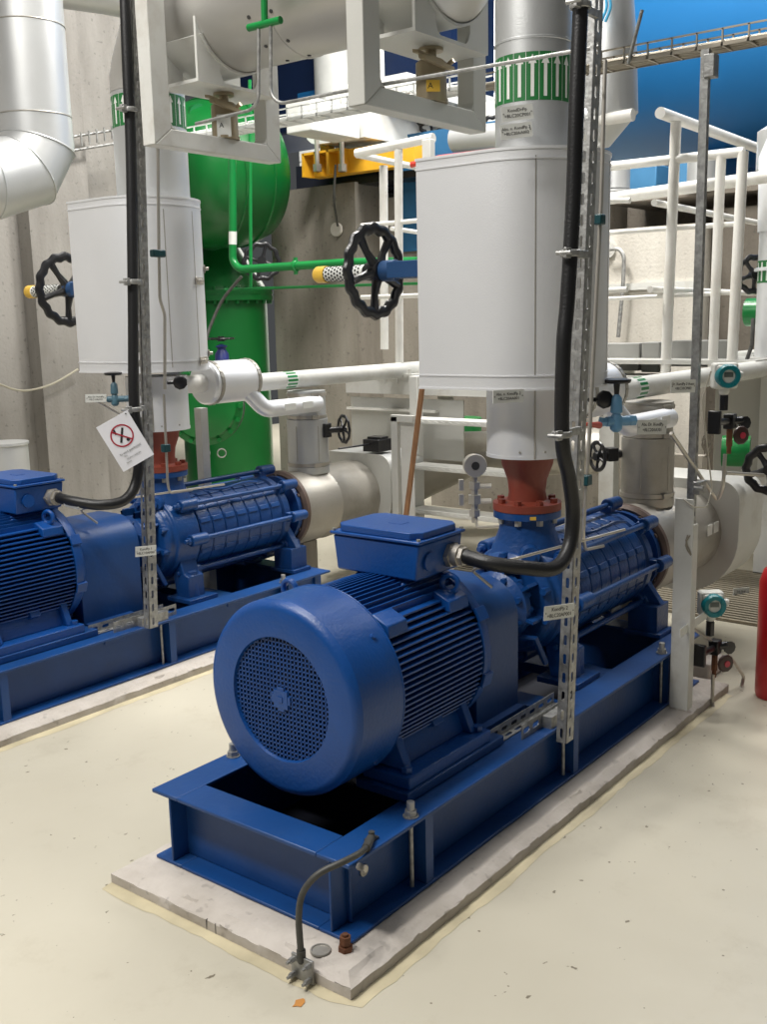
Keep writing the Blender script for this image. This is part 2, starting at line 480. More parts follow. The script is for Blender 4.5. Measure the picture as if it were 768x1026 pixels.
def sealant(dy, label):
    b = B(); rnd = random.Random(5)
    x0, x1, y0, y1 = -0.119, 2.42, -0.095 + dy, 0.811 + dy
    inner = []; outer = []
    for a, c, nrm, n in (((x0, y1), (x0, y0), (-1, 0), 24), ((x0, y0), (x1, y0), (0, -1), 60)):
        for i in range(n):
            t = i / n; wv = .034 + .004 * math.sin(i * .5) + rnd.uniform(-.004, .004)
            px, py = a[0] + (c[0] - a[0]) * t, a[1] + (c[1] - a[1]) * t
            inner.append((px - nrm[0] * .01, py - nrm[1] * .01, .006)); outer.append((px + nrm[0] * wv, py + nrm[1] * wv, .0008))
    n = len(inner)
    b.add(inner + outer, [(i, i + 1, n + i + 1, n + i) for i in range(n - 1)])
    obj('sealant_strip', b, SEALM, None, label=label, cat='sealant')
sealant(0, 'yellowed sealant smear on floor along the nearer plinth edge')
sealant(2.0655, 'yellowed sealant smear on floor along the farther plinth edge')

# ================================================================== one pump unit (built twice)
def i_beam_pts(): pass
def wheel(b, c, ax, R, r, spokes, wav=0.0, wn=12, hub=0.03, a0=0.3):
    c = Vector(c); u, v, d = frame_of(ax)
    b.torus(c, ax, R, r, 96, 10, wav, wn, .7)
    for k in range(spokes):
        a = 2 * pi * k / spokes + a0
        e = u * math.cos(a) + v * math.sin(a)
        b.tube([c - d * r * .6 + e * hub * .6, c + e * (R * .55), c + e * (R - r * .4)], [r * .95, r * .62, r * .8], 8)
    b.cyl(c - d * r * 1.6, c + d * r * 1.4, hub, hub * .85, 20)

def unit(dy, A, N):
    """A: words that single out this unit, N: number on its plates"""
    Y = lambda y: y + dy
    yc = Y(.375); zc = .57
    L_, W0, W1 = 2.33, Y(0), Y(.75)
    zb, zt = .049, .268
    # ---------------- base frame
    t = thing('base_frame', (1.1, yc, zb), f'blue painted steel base frame of channel beams carrying the {A} pump', 'frame', 'pump base frames')
    b = B()
    for y, sgn in ((W0, 1), (W1, -1)):
        b.box(0, L_, y, y + sgn * .11, zt - .012, zt)
        b.box(0, L_, y, y + sgn * .11, zb, zb + .010)
        b.box(.004, L_ - .004, y + sgn * .066, y + sgn * .074, zb + .01, zt - .012)
    for x, sgn in ((0, 1), (L_, -1)):
        b.box(x, x + sgn * .11, W0 + .11, W1 - .11, zt - .012, zt)
        b.box(x, x + sgn * .11, W0 + .11, W1 - .11, zb, zb + .010)
        b.box(x + sgn * .062, x + sgn * .07, W0 + .052, W1 - .052, zb + .01, zt - .012)
    for x in (.88, 1.22, 1.62):
        b.box(x, x + .11, W0 + .06, W1 - .06, zt - .05, zt - .012)
    obj('beam', b, FBLUE, t, bev=.003)
    b = B(); b.box(.07, L_ - .07, W0 + .11, W1 - .11, zb + .002, zb + .009); obj('interior_shade_sheet', b, DARK, t)  # near-black sheet added to stand in for shade inside the frame
    for x in (.332, 1.197, 2.0):
        for y, sgn in ((W0, 1), (W1, -1)):
            b = B(); b.box(x, x + .035, y + sgn * .004, y + sgn * .066, zb + .01, zt - .012)
            obj('stiffener', b, FBLUE, t)
    for x in (.30, 1.17, 1.99):
        for y in (W0 + .03, W1 - .03):
            b = B(); b.cyl((x, y, zt), (x, y, zt + .018), .018, n=6); b.cyl((x, y, zt + .018), (x, y, zt + .042), .0115, n=14)
            b.cyl((x, y, zt), (x, y, zt + .003), .022, n=20)
            b.cyl((x, y, zb + .01), (x, y, zt - .012), .006, n=10)
            obj('anchor_bolt', b, GALV, t)
    if dy == 0:
        b = B(); b.lathe((.135, W0 + .065, .172), (0, -1, 0), [(0, 0), (0, .016), (.003, .016), (.003, 0)], 20)
        obj('drain_hole_plug', b, ALUD, t, label='pale round plug in the frame corner')
    # ---------------- motor
    x0 = .163
    t = thing('electric_motor', (.5, yc, .30), f'large blue electric motor with finned body and round fan cowl driving the {A} pump', 'motor', 'electric motors')
    R = .283
    b = B()
    b.lathe((x0, yc, zc), X_, [(.012, .176), (0, .180), (0, .256), (.003, .266), (.010, .276), (.022, R), (.205, R), (.205, R - .006), (.05, R - .008)], 96)
    b.torus((x0 + .2, yc, zc), X_, R, .002, 96, 6)
    cowl = obj('fan_cowl', b, BLUE, t, sharp=25)
    b = B()
    for an in (40, 140, 220, 320):
        e = Vector((0, math.cos(math.radians(an)), math.sin(math.radians(an))))
        p = Vector((x0 + .15, yc, zc)) + e * (R - .002); b.cyl(p, p + e * .008, .009, .007, 12)
    obj('cowl_screw', b, BLUE, cowl)
    b = B()
    p = .0136; rg = .178
    k = -int(rg / p)
    while k * p < rg:
        h = math.sqrt(max(0, rg * rg - (k * p) ** 2))
        if h > .01:
            b.box(x0 + .008, x0 + .011, yc + k * p - .002, yc + k * p + .002, zc - h, zc + h)
            b.box(x0 + .008, x0 + .011, yc - h, yc + h, zc + k * p - .002, zc + k * p + .002)
        k += 1
    obj('fan_grille', b, BLUE, t)
    b = B(); b.box(x0 + .005, x0 + .008, yc - .035, yc + .035, zc - .012, zc + .012); b.box(x0 + .005, x0 + .008, yc - .012, yc + .012, zc - .035, zc + .035)
    b.box(x0 + .004, x0 + .012, yc - .026, yc + .026, zc - .026, zc + .026); b.box(x0 + .002, x0 + .006, yc - .008, yc + .008, zc - .008, zc + .008)
    obj('grille_boss', b, BLUE, t)
    b = B(); b.lathe((x0 + .05, yc, zc), X_, [(0, 0), (0, .06), (.04, .06), (.1, .24), (.13, .24), (.13, 0)], 32)
    for k in range(9):
        a = 2 * pi * k / 9
        e = Vector((0, math.cos(a), math.sin(a))); tt = Vector((.3, -math.sin(a), math.cos(a))).normalized()
        b.obox(Vector((x0 + .075, yc, zc)) + e * .14, e, tt, X_, .17, .05, .004)
    obj('fan', b, DARK, t)
    # finned housing
    xa, xb = x0 + .195, .80
    b = B(); b.lathe((xa, yc, zc), X_, [(0, 0), (0, .222), (xb - xa, .222), (xb - xa, 0)], 64)
    rf = .268
    for k in range(-11, 12):
        z = k * .0175
        w_ = math.sqrt(rf * rf - z * z)
        for sg in (-1, 1):
            if abs(z) < .2:
                b.box(xa + .01, xb - .01, yc + sg * .1, yc + sg * max(w_, .19), zc + z - .0025, zc + z + .0025)
    for k in range(-9, 10):
        y = k * .0175
        w_ = math.sqrt(rf * rf - y * y)
        b.box(xa + .01, xb - .01, yc + y - .0025, yc + y + .0025, zc + .15, zc + w_)
        b.box(xa + .01, xb - .01, yc + y - .0025, yc + y + .0025, zc - .15, zc - w_)
    obj('finned_housing', b, BLUE, t, sharp=20)
    for sg in (-1, 1):                       # corner lugs between side and top fins
        for xx, ln in ((xa + .02, .09), (xb - .12, .1)):
            b = B(); y1 = yc + sg * .205
            b.ext([(0, 0), (.06, -.005), (.055, .03), (.0, .055), (-.03, .04)], (xx, yc + sg * .165, zc + .165), (0, sg, 0), Z_, (ln, 0, 0))
            obj('housing_lug', b, BLUE, t, bev=.004)
    b = B()
    b.lathe((xb - .005, yc, zc), X_, [(0, .20), (0, .272), (.035, .272), (.05, .262), (.075, .21), (.095, .14), (.10, .06), (.12, .06), (.12, 0)], 64)
    for k in range(8):
        a = 2 * pi * k / 8 + .3
        e = Vector((0, math.cos(a), math.sin(a))); b.obox(Vector((xb + .02, yc, zc)) + e * .255, e, X_, e.cross(X_), .05, .05, .045)
    obj('end_shield', b, BLUE, t, bev=.002)
    for xx, sg in ((.735, -1), (xa + .06, 1)):
        b = B(); c = Vector((xx, yc + sg * .185, zc + .200))
        b.torus(c + Vector((0, 0, .035)), (1, .25, 0) if sg < 0 else (1, 0, 0), .026, .009, 28, 10); b.cyl(c - Z_ * .03, c + Z_ * .012, .018, .014, 14)
        obj('lifting_eye', b, BLUE, t)
    for sg in (-1, 1):
        b = B()
        yo = yc + sg * .29
        b.box(.37, .80, yc + sg * .12, yo, .298, .335)
        b.ext([(0, 0), (.13, 0), (.055, .18), (0, .20)], (.40, yc + sg * .13, .335), (0, sg, 0), Z_, (.03, 0, 0))
        b.ext([(0, 0), (.13, 0), (.055, .18), (0, .20)], (.735, yc + sg * .13, .335), (0, sg, 0), Z_, (.03, 0, 0))
        b.ext([(0, 0), (.10, 0), (.035, .165), (0, .2)], (.43, yc + sg * .13, .335), (0, sg, 0), Z_, (.31, 0, 0))
        f_ = obj('motor_foot', b, BLUE, t, bev=.004)
        b = B(); c = Vector((.61, yc + sg * .205, .42)); b.obox(c, X_, (0, sg * -.5, 1), (0, sg, .5), .05, .05, .03)
        obj('grounding_boss', b, BLUE, f_, bev=.004)
        b = B()
        for xx in (.40, .77): b.cyl((xx, yo - sg * .03, .335), (xx, yo - sg * .03, .352), .016, n=6)
        obj('foot_bolt', b, BLUE, f_)
        b = B(); b.box(.35, .86, yc + sg * .11, yc + sg * .30, .270, .298)
        obj('mounting_shim', b, FBLUE, t, bev=.003)
    # terminal box
    b = B()
    hw, hw2 = .158, .166
    zs = [(.833, .605, .828, .153), (.944, .602, .836, .165)]
    vs = []
    for z, xl, xr, h in zs: vs += [(xl, yc - h, z), (xr, yc - h, z), (xr, yc + h, z), (xl, yc + h, z)]
    b.add(vs, [(3, 2, 1, 0), (4, 5, 6, 7), (0, 1, 5, 4), (1, 2, 6, 5), (2, 3, 7, 6), (3, 0, 4, 7)])
    tb = obj('terminal_box', b, BLUE, t, bev=.006)
    b = B(); b.lathe((.715, yc, .76), Z_, [(0, .19), (.045, .16), (.074, .12)], 4, pi / 4)
    obj('box_neck', b, BLUE, tb, bev=.006)
    b = B(); b.box(.596, .842, yc - .173, yc + .173, .946, .956)
    ch = .030; xl, xr, yl, yr = .605, .834, yc - .161, yc + .161
    b.ext([(xl + ch, yl), (xr - ch, yl), (xr, yl + ch), (xr, yr - ch), (xr - ch, yr), (xl + ch, yr), (xl, yr - ch), (xl, yl + ch)], (0, 0, .956), X_, Y_, (0, 0, .022))
    lid = obj('box_lid', b, BLUE, tb, bev=.003)
    b = B()
    for xx in (.606, .832):
        for yy in (yc - .163, yc + .163): b.cyl((xx, yy, .956), (xx, yy, .963), .007, n=6)
    obj('lid_screw', b, GALV, lid)
    b = B(); put_text(b, 'VEM', .045, (.72, yc, .9785), (0, -1, 0), (1, 0, 0)) if False else b.box(.70, .74, yc - .03, yc + .02, .978, .9792)
    obj('embossed_mark', b, BLUE, lid)
    b = B(); b.cyl((.66, yc - .160, .885), (.66, yc - .168, .885), .028, n=28)
    obj('blanking_plug', b, BLUE, tb)
    gx, gz = .775, .885
    b = B(); b.cyl((gx, yc - .158, gz), (gx, yc - .175, gz), .040, n=6); b.cyl((gx, yc - .175, gz), (gx, yc - .20, gz), .034, n=24); b.cyl((gx, yc - .2, gz), (gx, yc - .215, gz), .030, n=6)
    obj('cable_gland', b, STEEL, tb)
    # ---------------- coupling guard
    t = thing('coupling_guard', (1, yc, .28), f'dark blue arched sheet guard over the coupling of the {A} pump', 'guard', 'coupling guards')
    gw, gr, gt = .195, .13, .735
    prof = [(-gw, .29)]
    for k in range(9):
        a = pi - pi / 2 * k / 8; prof.append((-gw + gr + gr * math.cos(a), gt - gr + gr * math.sin(a)))
    for k in range(9):
        a = pi / 2 - pi / 2 * k / 8; prof.append((gw - gr + gr * math.cos(a), gt - gr + gr * math.sin(a)))
    prof.append((gw, .29)); inn = [(a * .985, c - (.003 if c > .3 else 0)) for a, c in reversed(prof)]
    b = B(); b.ext(prof, (.865, yc, 0), Y_, Z_, (.26 if dy == 0 else .33, 0, 0))
    obj('guard_shell', b, FBLUE, t, bev=.002)
    b = B(); b.box(.87, 1.12, yc - gw - .03, yc - gw, .268, .300); b.box(.87, 1.12, yc + gw, yc + gw + .03, .268, .300)
    obj('guard_bracket', b, FBLUE, t)
    # ---------------- pump
    xd = 1.52
    t = thing('multistage_pump', (1.7, yc, .27), f'blue multistage centrifugal pump with long tie rods, the {A} one', 'pump', 'multistage pumps')
    b = B(); b.lathe((1.135, yc, zc), X_, [(0, 0), (0, .03), (.02, .03), (.02, .075), (.05, .095), (.14, .10), (.16, .13), (.19, .13), (.19, .09), (.25, .09), (.25, .15), (.29, .16)], 40)
    for k in range(8):
        a = 2 * pi * k / 8 + .4; e = Vector((0, math.cos(a), math.sin(a))); b.cyl(Vector((1.27, yc, zc)) + e * .112, Vector((1.30, yc, zc)) + e * .112, .012, n=6)
    obj('bearing_housing', b, PBLUE, t)
    b = B(); b.lathe((1.37, yc, zc), X_, [(0, 0), (0, .165), (.02, .185), (.05, .185), (.06, .205), (.19, .210), (.20, .20), (.21, 0)], 56)
    for sg in (-1, 1):
        b.ext([(0, 0), (.09, 0), (.09, .11), (.06, .12), (.0, .30), (-.06, .28)], (1.45, yc + sg * .14, .285), (0, sg, 0), Z_, (.10, 0, 0))
    obj('discharge_casing', b, PBLUE, t, bev=.006)
    b = B()
    for k in range(10):
        a = 2 * pi * k / 10 + .25; e = Vector((0, math.cos(a), math.sin(a))); q_ = Vector((1.40, yc, zc)) + e * .172; b.cyl(q_, q_ - X_ * .045, .014, n=6)
    obj('casing_bolt', b, PBLUE, t)
    b = B()
    for k in range(4):
        a = math.radians(35 + k * 110 / 3 + 0); 
        for sg_ in (1, -1):
            e = Vector((0, sg_ * math.cos(a), math.sin(a) if k < 3 else -.2)).normalized()
            b.obox(Vector((1.345, yc, zc)) + e * .115, X_, e, e.cross(X_), .10, .09, .012)
    obj('casing_rib', b, PBLUE, t)
    b = B(); b.torus((xd, yc, .695), Z_, .146, .008, 40, 8); obj('nozzle_bead', b, PBLUE, t)
    for sg in (-1, 1):
        b = B(); c_ = Vector((1.30, yc + sg * .10, .47)); b.tube([c_, c_ + Vector((.02, sg * .05, .0)), c_ + Vector((.06, sg * .07, -.10))], [.012, .012, .012], 8); obj('drain_elbow', b, PBLUE, t)
    for sg in (-1, 1):
        b = B(); b.box(1.42, 1.60, yc + sg * .10, yc + sg * .27, .268, .290); b.cyl((1.5, yc + sg * .2, .285), (1.5, yc + sg * .2, .415), .036, .026, 20)
        obj('pump_foot', b, PBLUE, t, bev=.003)
        b = B(); b.box(2.15, 2.29, yc + sg * .10, yc + sg * .27, .268, .288); b.box(2.16, 2.28, yc + sg * .12, yc + sg * .25, .288, .40)
        b.ext([(0, 0), (.12, 0), (.0, .16), (-.08, .16)], (2.20, yc + sg * .13, .40), (0, sg, 0), Z_, (.04, 0, 0)); b.cyl((2.24, yc + sg * .2, .40), (2.24, yc + sg * .2, .42), .016, n=6)
        obj('pump_foot', b, PBLUE, t, bev=.003)
    b = B()
    b.lathe((xd, yc, .60), Z_, [(0, .145), (.10, .148), (.16, .128), (.22, .105), (.27, .10), (.27, .125), (.295, .125), (.295, 0)], 48)
    b.lathe((xd - .10, yc - .07, .745), (-.8, -.55, .12), [(0, .04), (.045, .032), (.045, .016), (.065, .016), (.065, 0)], 20)
    obj('discharge_nozzle', b, PBLUE, t)
    for k in range(7):
        xs = 1.58 + k * .083
        b = B(); b.lathe((xs, yc, zc), X_, [(0, .194), (.003, .199), (.078, .199), (.081, .194), (.083, .19)], 56)
        for an in (22.5, 112.5, 157.5, -22.5, -157.5):
            e = Vector((0, math.cos(math.radians(an)), math.sin(math.radians(an))))
            b.obox(Vector((xs + .037, yc, zc)) + e * .199, e, X_, e.cross(X_), .012, .066, .026)
        obj('stage_casing', b, PBLUE, t, bev=.003)
    b = B(); b.lathe((2.162, yc, zc), X_, [(0, .19), (.01, .205), (.05, .205), (.08, .16), (.11, .13), (.13, .13), (.135, .19), (.165, .19), (.165, 0)], 56)
    obj('suction_casing', b, PBLUE, t)
    for k in range(8):
        an = math.radians(k * 45)
        e = Vector((0, math.cos(an), math.sin(an)))
        b = B(); c = Vector((0, yc, zc)) + e * .232
        b.cyl(c + X_ * 1.45, c + X_ * 2.27, .0125, n=14)
        rod = obj('tie_rod', b, PBLUE, t)
        b = B(); b.cyl(c + X_ * 2.19, c + X_ * 2.30, .030, .026, 20); b.obox(c + X_ * 2.20 - e * .025, X_, e, e.cross(X_), .05, .05, .05)
        obj('rod_boss', b, PBLUE, rod, bev=.005)
        b = B(); b.cyl(c + X_ * 1.475, c + X_ * 1.575, .029, n=20); b.cyl(c + X_ * 1.455, c + X_ * 1.475, .019, n=6); b.cyl(c + X_ * 1.44, c + X_ * 1.455, .011, n=10); b.obox(c + X_ * 1.52 - e * .02, X_, e, e.cross(X_), .07, .04, .045)
        obj('rod_nut', b, PBLUE, rod, bev=.003)
    b = B()
    pts = []
    for k in range(8):
        a = math.radians(168 - k * 11); pts.append((2.0 - k * .045, yc + .21 * math.cos(a) * .4 - .09, zc + .212 + .01 * math.sin(k)))
    b.tube(pts, .006, 8)
    obj('balance_line', b, PBLUE, t)
    b = B()
    for k in range(4):
        a = math.radians(130 + k * 25)
        e = Vector((0, math.cos(a), math.sin(a))); p = Vector((1.34, yc, zc)) + e * .12
        b.cyl(p, p - X_ * .03, .013, n=6)
    obj('gland_bolt', b, PBLUE, t)
    b = B(); b.lathe((2.308, yc, zc), X_, [(.02, 0), (.02, .20), (.035, .215), (.06, .215), (.06, 0)], 56)
    for k in range(12):
        a = 2 * pi * k / 12; e = Vector((0, math.cos(a), math.sin(a))); b.cyl(Vector((2.315, yc, zc)) + e * .185, Vector((2.335, yc, zc)) + e * .185, .013, n=6)
    obj('suction_counter_flange', b, BROWN, t, label='brown round flange at the suction end')
    # ---------------- red reducer above
    t = thing('reducer_pipe', (xd, yc, .895), f'red-brown primed reducer pipe bolted on the {A} pump outlet', 'pipe', 'red outlet reducers')
    b = B(); b.lathe((xd, yc, .897), Z_, [(0, 0), (0, .127), (.027, .127), (.027, .085), (.035, .073), (.065, .068), (.11, .073), (.17, .095), (.215, .10)], 48)
    obj('reducer_body', b, RED, t)
    for k in range(8):
        a = 2 * pi * k / 8 + .2
        b = B(); c = Vector((xd + .103 * math.cos(a), yc + .103 * math.sin(a), 0))
        b.cyl(c + Z_ * .924, c + Z_ * .94, .015, n=6)
        obj('flange_bolt', b, RED, t)
    for k in range(8):
        a = 2 * pi * k / 8 + .2
        b = B(); c = Vector((xd + .103 * math.cos(a), yc + .103 * math.sin(a), 0))
        b.cyl(c + Z_ * .872, c + Z_ * .848, .014, n=6)
        obj('flange_nut', b, GALV, t)
    if dy == 0:
        b = B(); b.obox((xd - .099, yc - .082, .882), (.6, -.8, 0), Z_, (.8, .6, 0), .022, .012, .003)
        obj('paint_mark', b, CAPY, t, label='small yellow mark')
    # ---------------- lower insulation cylinder
    b = B(); b.lathe((xd, yc, 1.098), Z_, [(.012, 0), (.0, .1), (0, .151), (.012, .151), (.012, .149), (.26, .149)], 56)
    t = obj('insulation_collar', b, ALUW, None, label=f'short grey aluminium-clad collar between red reducer and insulation box of the {A} pump', cat='pipe insulation', group='insulation collars')
    b = B(); b.box(xd - .118, xd - .114, yc - .10, yc - .095, 1.1, 1.35)
    for a in (200, 235, 270):
        e = Vector((math.cos(math.radians(a)), math.sin(math.radians(a)), 0)); p = Vector((xd, yc, 1.125)) + e * .149; b.cyl(p, p + e * .003, .004, n=8)
    obj('rivet', b, ALUD, t)
    # ---------------- big insulation box, D shaped in plan
    t = thing('insulation_box', (xd, yc, 1.357), f'tall white aluminium-clad insulation box around the gate valve over the {A} pump', 'insulation box', 'valve insulation boxes')
    def dpoly(r, ext_):
        P = [(-r, ext_), (-r, 0)]
        P = []
        for k in range(25):
            a = pi + pi * k / 24; P.append((r * math.cos(a), r * math.sin(a)))
        return P + [(r, ext_), (-r, ext_)]
    BR = .285 if dy == 0 else .255; bz = 0 if dy == 0 else .03
    b = B(); b.ext(dpoly(BR, .28 if dy == 0 else .25), (xd, yc, 1.357 + bz), X_, Y_, (0, 0, .785))
    obj('box_shell', b, ALUW, t, sharp=20)
    for z0, z1 in ((1.353, 1.360), (1.400, 1.404), (2.105, 2.109), (2.136, 2.145)):
        b = B(); b.ext(dpoly(BR + .003, .283 if dy == 0 else .253), (xd, yc, z0 + bz), X_, Y_, (0, 0, z1 - z0))
        obj('seam_bead', b, ALUW, t, sharp=20)
    b = B()
    for a in (215, 248, 285, 318):
        e = Vector((math.cos(math.radians(a)), math.sin(math.radians(a)), 0)); p = Vector((xd, yc, 1.76)) + e * (BR + .0002)
        b.obox(p, e, e.cross(Z_), Z_, .001, .004, .71)
    obj('panel_joint', b, ALUD, t)
    for a, zz in (((344, 1.44), (344, 1.80)) if dy == 0 else ((292, 1.43), (292, 1.80), (318, 1.46), (318, 1.86))):
        e = Vector((math.cos(math.radians(a)), math.sin(math.radians(a)), 0)); s_ = e.cross(Z_)
        b = B(); p = Vector((xd, yc, zz)) + e * (BR + .004)
        b.obox(p, e, s_, Z_, .006, .075, .034); b.obox(p + e * .01 + s_ * .01, e, s_, Z_, .014, .05, .012); b.cyl(p + s_ * .02 + e * .004, p + s_ * .02 + e * .02, .008, n=10)
        obj('toggle_latch', b, STEEL, t, bev=.002)
    # ---------------- handwheel of gate valve
    hy = Y(1.095 if dy == 0 else 1.06); hz = 1.79
    t = thing('gate_valve', (xd, hy, hz - .22), f'gate valve operator with black scalloped handwheel and yellow-capped stem of the {A} pump', 'valve', 'gate valve operators')
    b = B(); wheel(b, (xd - (.01 if dy == 0 else 0), hy - .03, hz), Y_, .165, .0235, 5, .0045, 16, .042, .35)
    obj('handwheel', b, BLKP, t)
    b = B(); b.cyl((xd, yc + .278, hz), (xd, hy - .02, hz), .030, .034, 24); b.box(xd - .05, xd - .028, yc + .28, hy - .12, hz - .032, hz + .032); b.box(xd + .028, xd + .05, yc + .28, hy - .12, hz - .032, hz + .032)
    b.cyl((xd, hy - .13, hz), (xd, hy - .03, hz), .042, .04, 24)
    yk = obj('yoke', b, SBLUE, t, bev=.003)
    b = B(); b.box(xd - .055, xd - .0505, yc + .33, yc + .41, hz - .012, hz + .012)
    obj('name_plate', b, STEEL, yk)
    b = B()
    yy0, yy1 = hy + .02, Y(1.32)
    nr, rr = 7, .030
    b.lathe((xd, yy0, hz), Y_, [(0, rr), (yy1 - yy0, rr), (yy1 - yy0, 0)], 20)
    cv = obj('stem_cover', b, LABW, t, label='white perforated stem cover')
    b = B()
    for i in range(nr * 2):
        for k in range(12):
            a = 2 * pi * (k + .5 * (i % 2)) / 12; e = Vector((math.cos(a), 0, math.sin(a))); p = Vector((xd, yy0 + .02 + i * .0155, hz)) + e * (rr - .001)
            b.cyl(p, p + e * .002, .0055, n=6)
    obj('perforation', b, INK, cv, flat=True)
    b = B(); b.lathe((xd, yy1, hz), Y_, [(0, 0), (0, .034), (.05, .034), (.06, .028), (.06, 0)], 20)
    obj('stem_cap', b, CAPY, t, label='yellow end cap')
    # ---------------- vertical riser pipe
    t = thing('riser_pipe', (xd, yc, 2.157), f'vertical aluminium-clad riser pipe on top of the insulation box of the {A} pump', 'pipe', 'riser pipes')
    b = B(); r = .133 if dy == 0 else .170; xo = xd; xd = 1.555 if dy == 0 else 1.575
    b.lathe((xd, yc, 2.158), Z_, [(0, r), (.36, r), (.362, r + .003), (.368, r + .003), (.37, r), (1.35, r)], 56)
    if dy: b = B(); b.lathe((xd, yc, 2.14), Z_, [(0, r), (.60, r)], 56)
    obj('pipe_cladding', b, ALU, t)
    if dy == 0: za, zb_ = 2.32, 2.475
    else: za, zb_ = 2.50, 2.64
    b = B(); b.lathe((xd, yc, za), Z_, [(0, r + .0008), (zb_ - za, r + .0008)], 56)
    lb = obj('flow_label', b, LABG, t, label='green band of white upward arrows')
    b = B(); q = r + .0016
    def cm(a, z): return (xd + q * math.cos(a), yc + q * math.sin(a), z)
    nA = 19
    for k in range(nA):
        a = 2 * pi * k / nA; w1 = .0058 / r; w2 = .014 / r; zt_ = zb_ - .028
        b.add([cm(a - w1, za + .012), cm(a + w1, za + .012), cm(a + w1, zt_ - .01), cm(a - w1, zt_ - .01)], [(0, 1, 2, 3)])
        b.add([cm(a - w2, zt_ - .01), cm(a + w2, zt_ - .01), cm(a, zb_ - .008)], [(0, 1, 2)])
        a2 = a + pi / nA; b.add([cm(a2 - .006, za), cm(a2 + .006, za), cm(a2 + .006, zb_), cm(a2 - .006, zb_)], [(0, 1, 2, 3)])
    obj('arrow_print', b, LABW, lb, flat=True)
    xd = xo
    # ---------------- bypass cylinder and pipe
    t = thing('bypass_valve_casing', (2.0, yc, 1.2), f'short horizontal white insulated cylinder beside the riser of the {A} pump', 'pipe insulation', 'bypass valve casings')
    b = B(); b.lathe((1.82, yc, 1.303), X_, [(0, 0), (0, .10), (.012, .110), (.32, .110), (.332, .10), (.332, 0)], 48)
    obj('casing_shell', b, ALUW, t)
    for xx in (1.85, 2.115):
        b = B(); b.lathe((xx, yc, 1.303), X_, [(0, .110), (0, .1135), (.022, .1135), (.022, .110)], 48)
        for k in range(24):
            a = 2 * pi * k / 24; e = Vector((0, math.cos(a), math.sin(a))); b.obox(Vector((xx + .011, yc, 1.303)) + e * .1145, e, X_, e.cross(X_), .003, .016, .006)
        obj('clamp_band', b, ALUD, t)
    b = B(); b.cyl((1.66, yc, 1.303), (1.84, yc, 1.303), .045, n=28)
    obj('pipe_stub', b, WPNT, t)
    b = B(); b.tube([(2.15, yc, 1.283), (5.5, yc, 1.283)], .048, 28)
    t = obj('bypass_pipe', b, LGPNT, None, label=f'long pale grey horizontal pipe running back from the {A} pump bypass', cat='pipe', group='bypass pipes')
    b = B(); b.lathe((2.40, yc, 1.283), X_, [(0, .0485), (.09, .0485)], 28)
    f2 = obj('flow_label', b, LABW, t, label='green and white flow sticker band')
    b = B()
    for k in range(14):
        a = 2 * pi * k / 14
        for x_ in (0, 1):
            vs = [(2.405 + u_, yc + .0492 * math.cos(a + s_), 1.283 + .0492 * math.sin(a + s_)) for u_, s_ in ((.0, -.13), (.08, -.13), (.08, .13), (0, .13))]
        b.add(vs, [(0, 1, 2, 3)])
    obj('arrow_print', b, GREEN, f2, flat=True)
    b = B(); b.tube([(2.09, yc - .05, 1.24), (2.17, yc - .09, 1.145), (2.50, yc - .10, 1.145), (2.56, yc - .10, 1.145), (2.585, yc - .10, 1.145)], .045, 24, fil=.04)
    t = obj('bypass_branch', b, ALUW, None, label=f'aluminium elbow branch leading from bypass casing to upright cylinder of the {A} pump', cat='pipe', group='bypass branches')
    for xx in (2.31, 2.45):
        b = B(); b.obox((xx, yc - .145, 1.15), X_, Z_, (0, 1, 0), .085, .035, .003)
        obj('sticker', b, LABW, t)
    # upright strainer cylinder
    xs = 2.60
    t = thing('strainer_casing', (xs, yc, .74), f'upright aluminium-clad cylinder standing on the suction pipe of the {A} pump', 'pipe insulation', 'upright clad cylinders')
    b = B(); b.lathe((xs, yc, .745), Z_, [(0, 0), (0, .118), (.008, .120), (.04, .120), (.042, .117), (.31, .117), (.312, .108), (.47, .108), (.475, 0)], 48)
    obj('casing_shell', b, ALUD if dy == 0 else ALU, t)
    for zz in (.79, 1.06, 1.185):
        b = B(); rr = .118 if zz < 1.05 else .1095
        b.lathe((xs, yc, zz), Z_, [(0, rr), (0, rr + .004), (.018, rr + .004), (.018, rr)], 48)
        e = Vector((-.4, -.9, 0)).normalized(); b.obox(Vector((xs, yc, zz + .009)) + e * (rr + .008), e, Z_, e.cross(Z_), .012, .022, .04)
        obj('clamp_band', b, STEEL, t)
    b = B(); e = Vector((-.75, -.66, 0)).normalized(); s_ = e.cross(Z_)
    for k in (-1, 1): b.obox(Vector((xs, yc, .92)) + (e * math.cos(.55 * k) + s_ * math.sin(.55 * k)) * .1175, e, Z_, s_, .003, .2, .004)
    obj('access_panel_seam', b, ALUD, t)
    # small handwheel valve beside it
    sx, sy, sz = 2.75, yc - .02, .98
    if dy:
        t = thing('small_valve', (2.80, yc - .13, .86), 'small black handwheel valve beside the upright cylinder of the farther pump', 'valve')
        b = B(); wheel(b, (2.72, yc - .17, .99), (1, -.45, 0), .075, .010, 5, .002, 10, .018); obj('handwheel', b, BLKP, t)
        b = B(); b.cyl((2.62, yc - .12, .99), (2.72, yc - .17, .99), .018, n=14); b.box(2.60, 2.65, yc - .14, yc - .10, .95, 1.03); obj('valve_body', b, BLKP, t, bev=.004)
        b = B(); b.cyl((2.75, yc - .1, .87), (3.0, yc - .13, .87), .006, n=8)
        b.box(3.0, 3.14, yc - .20, yc - .08, .825, .898); b.box(3.03, 3.11, yc - .19, yc - .09, .898, .912)
        obj('actuator_box', b, BLKP, t, bev=.008)
    else:
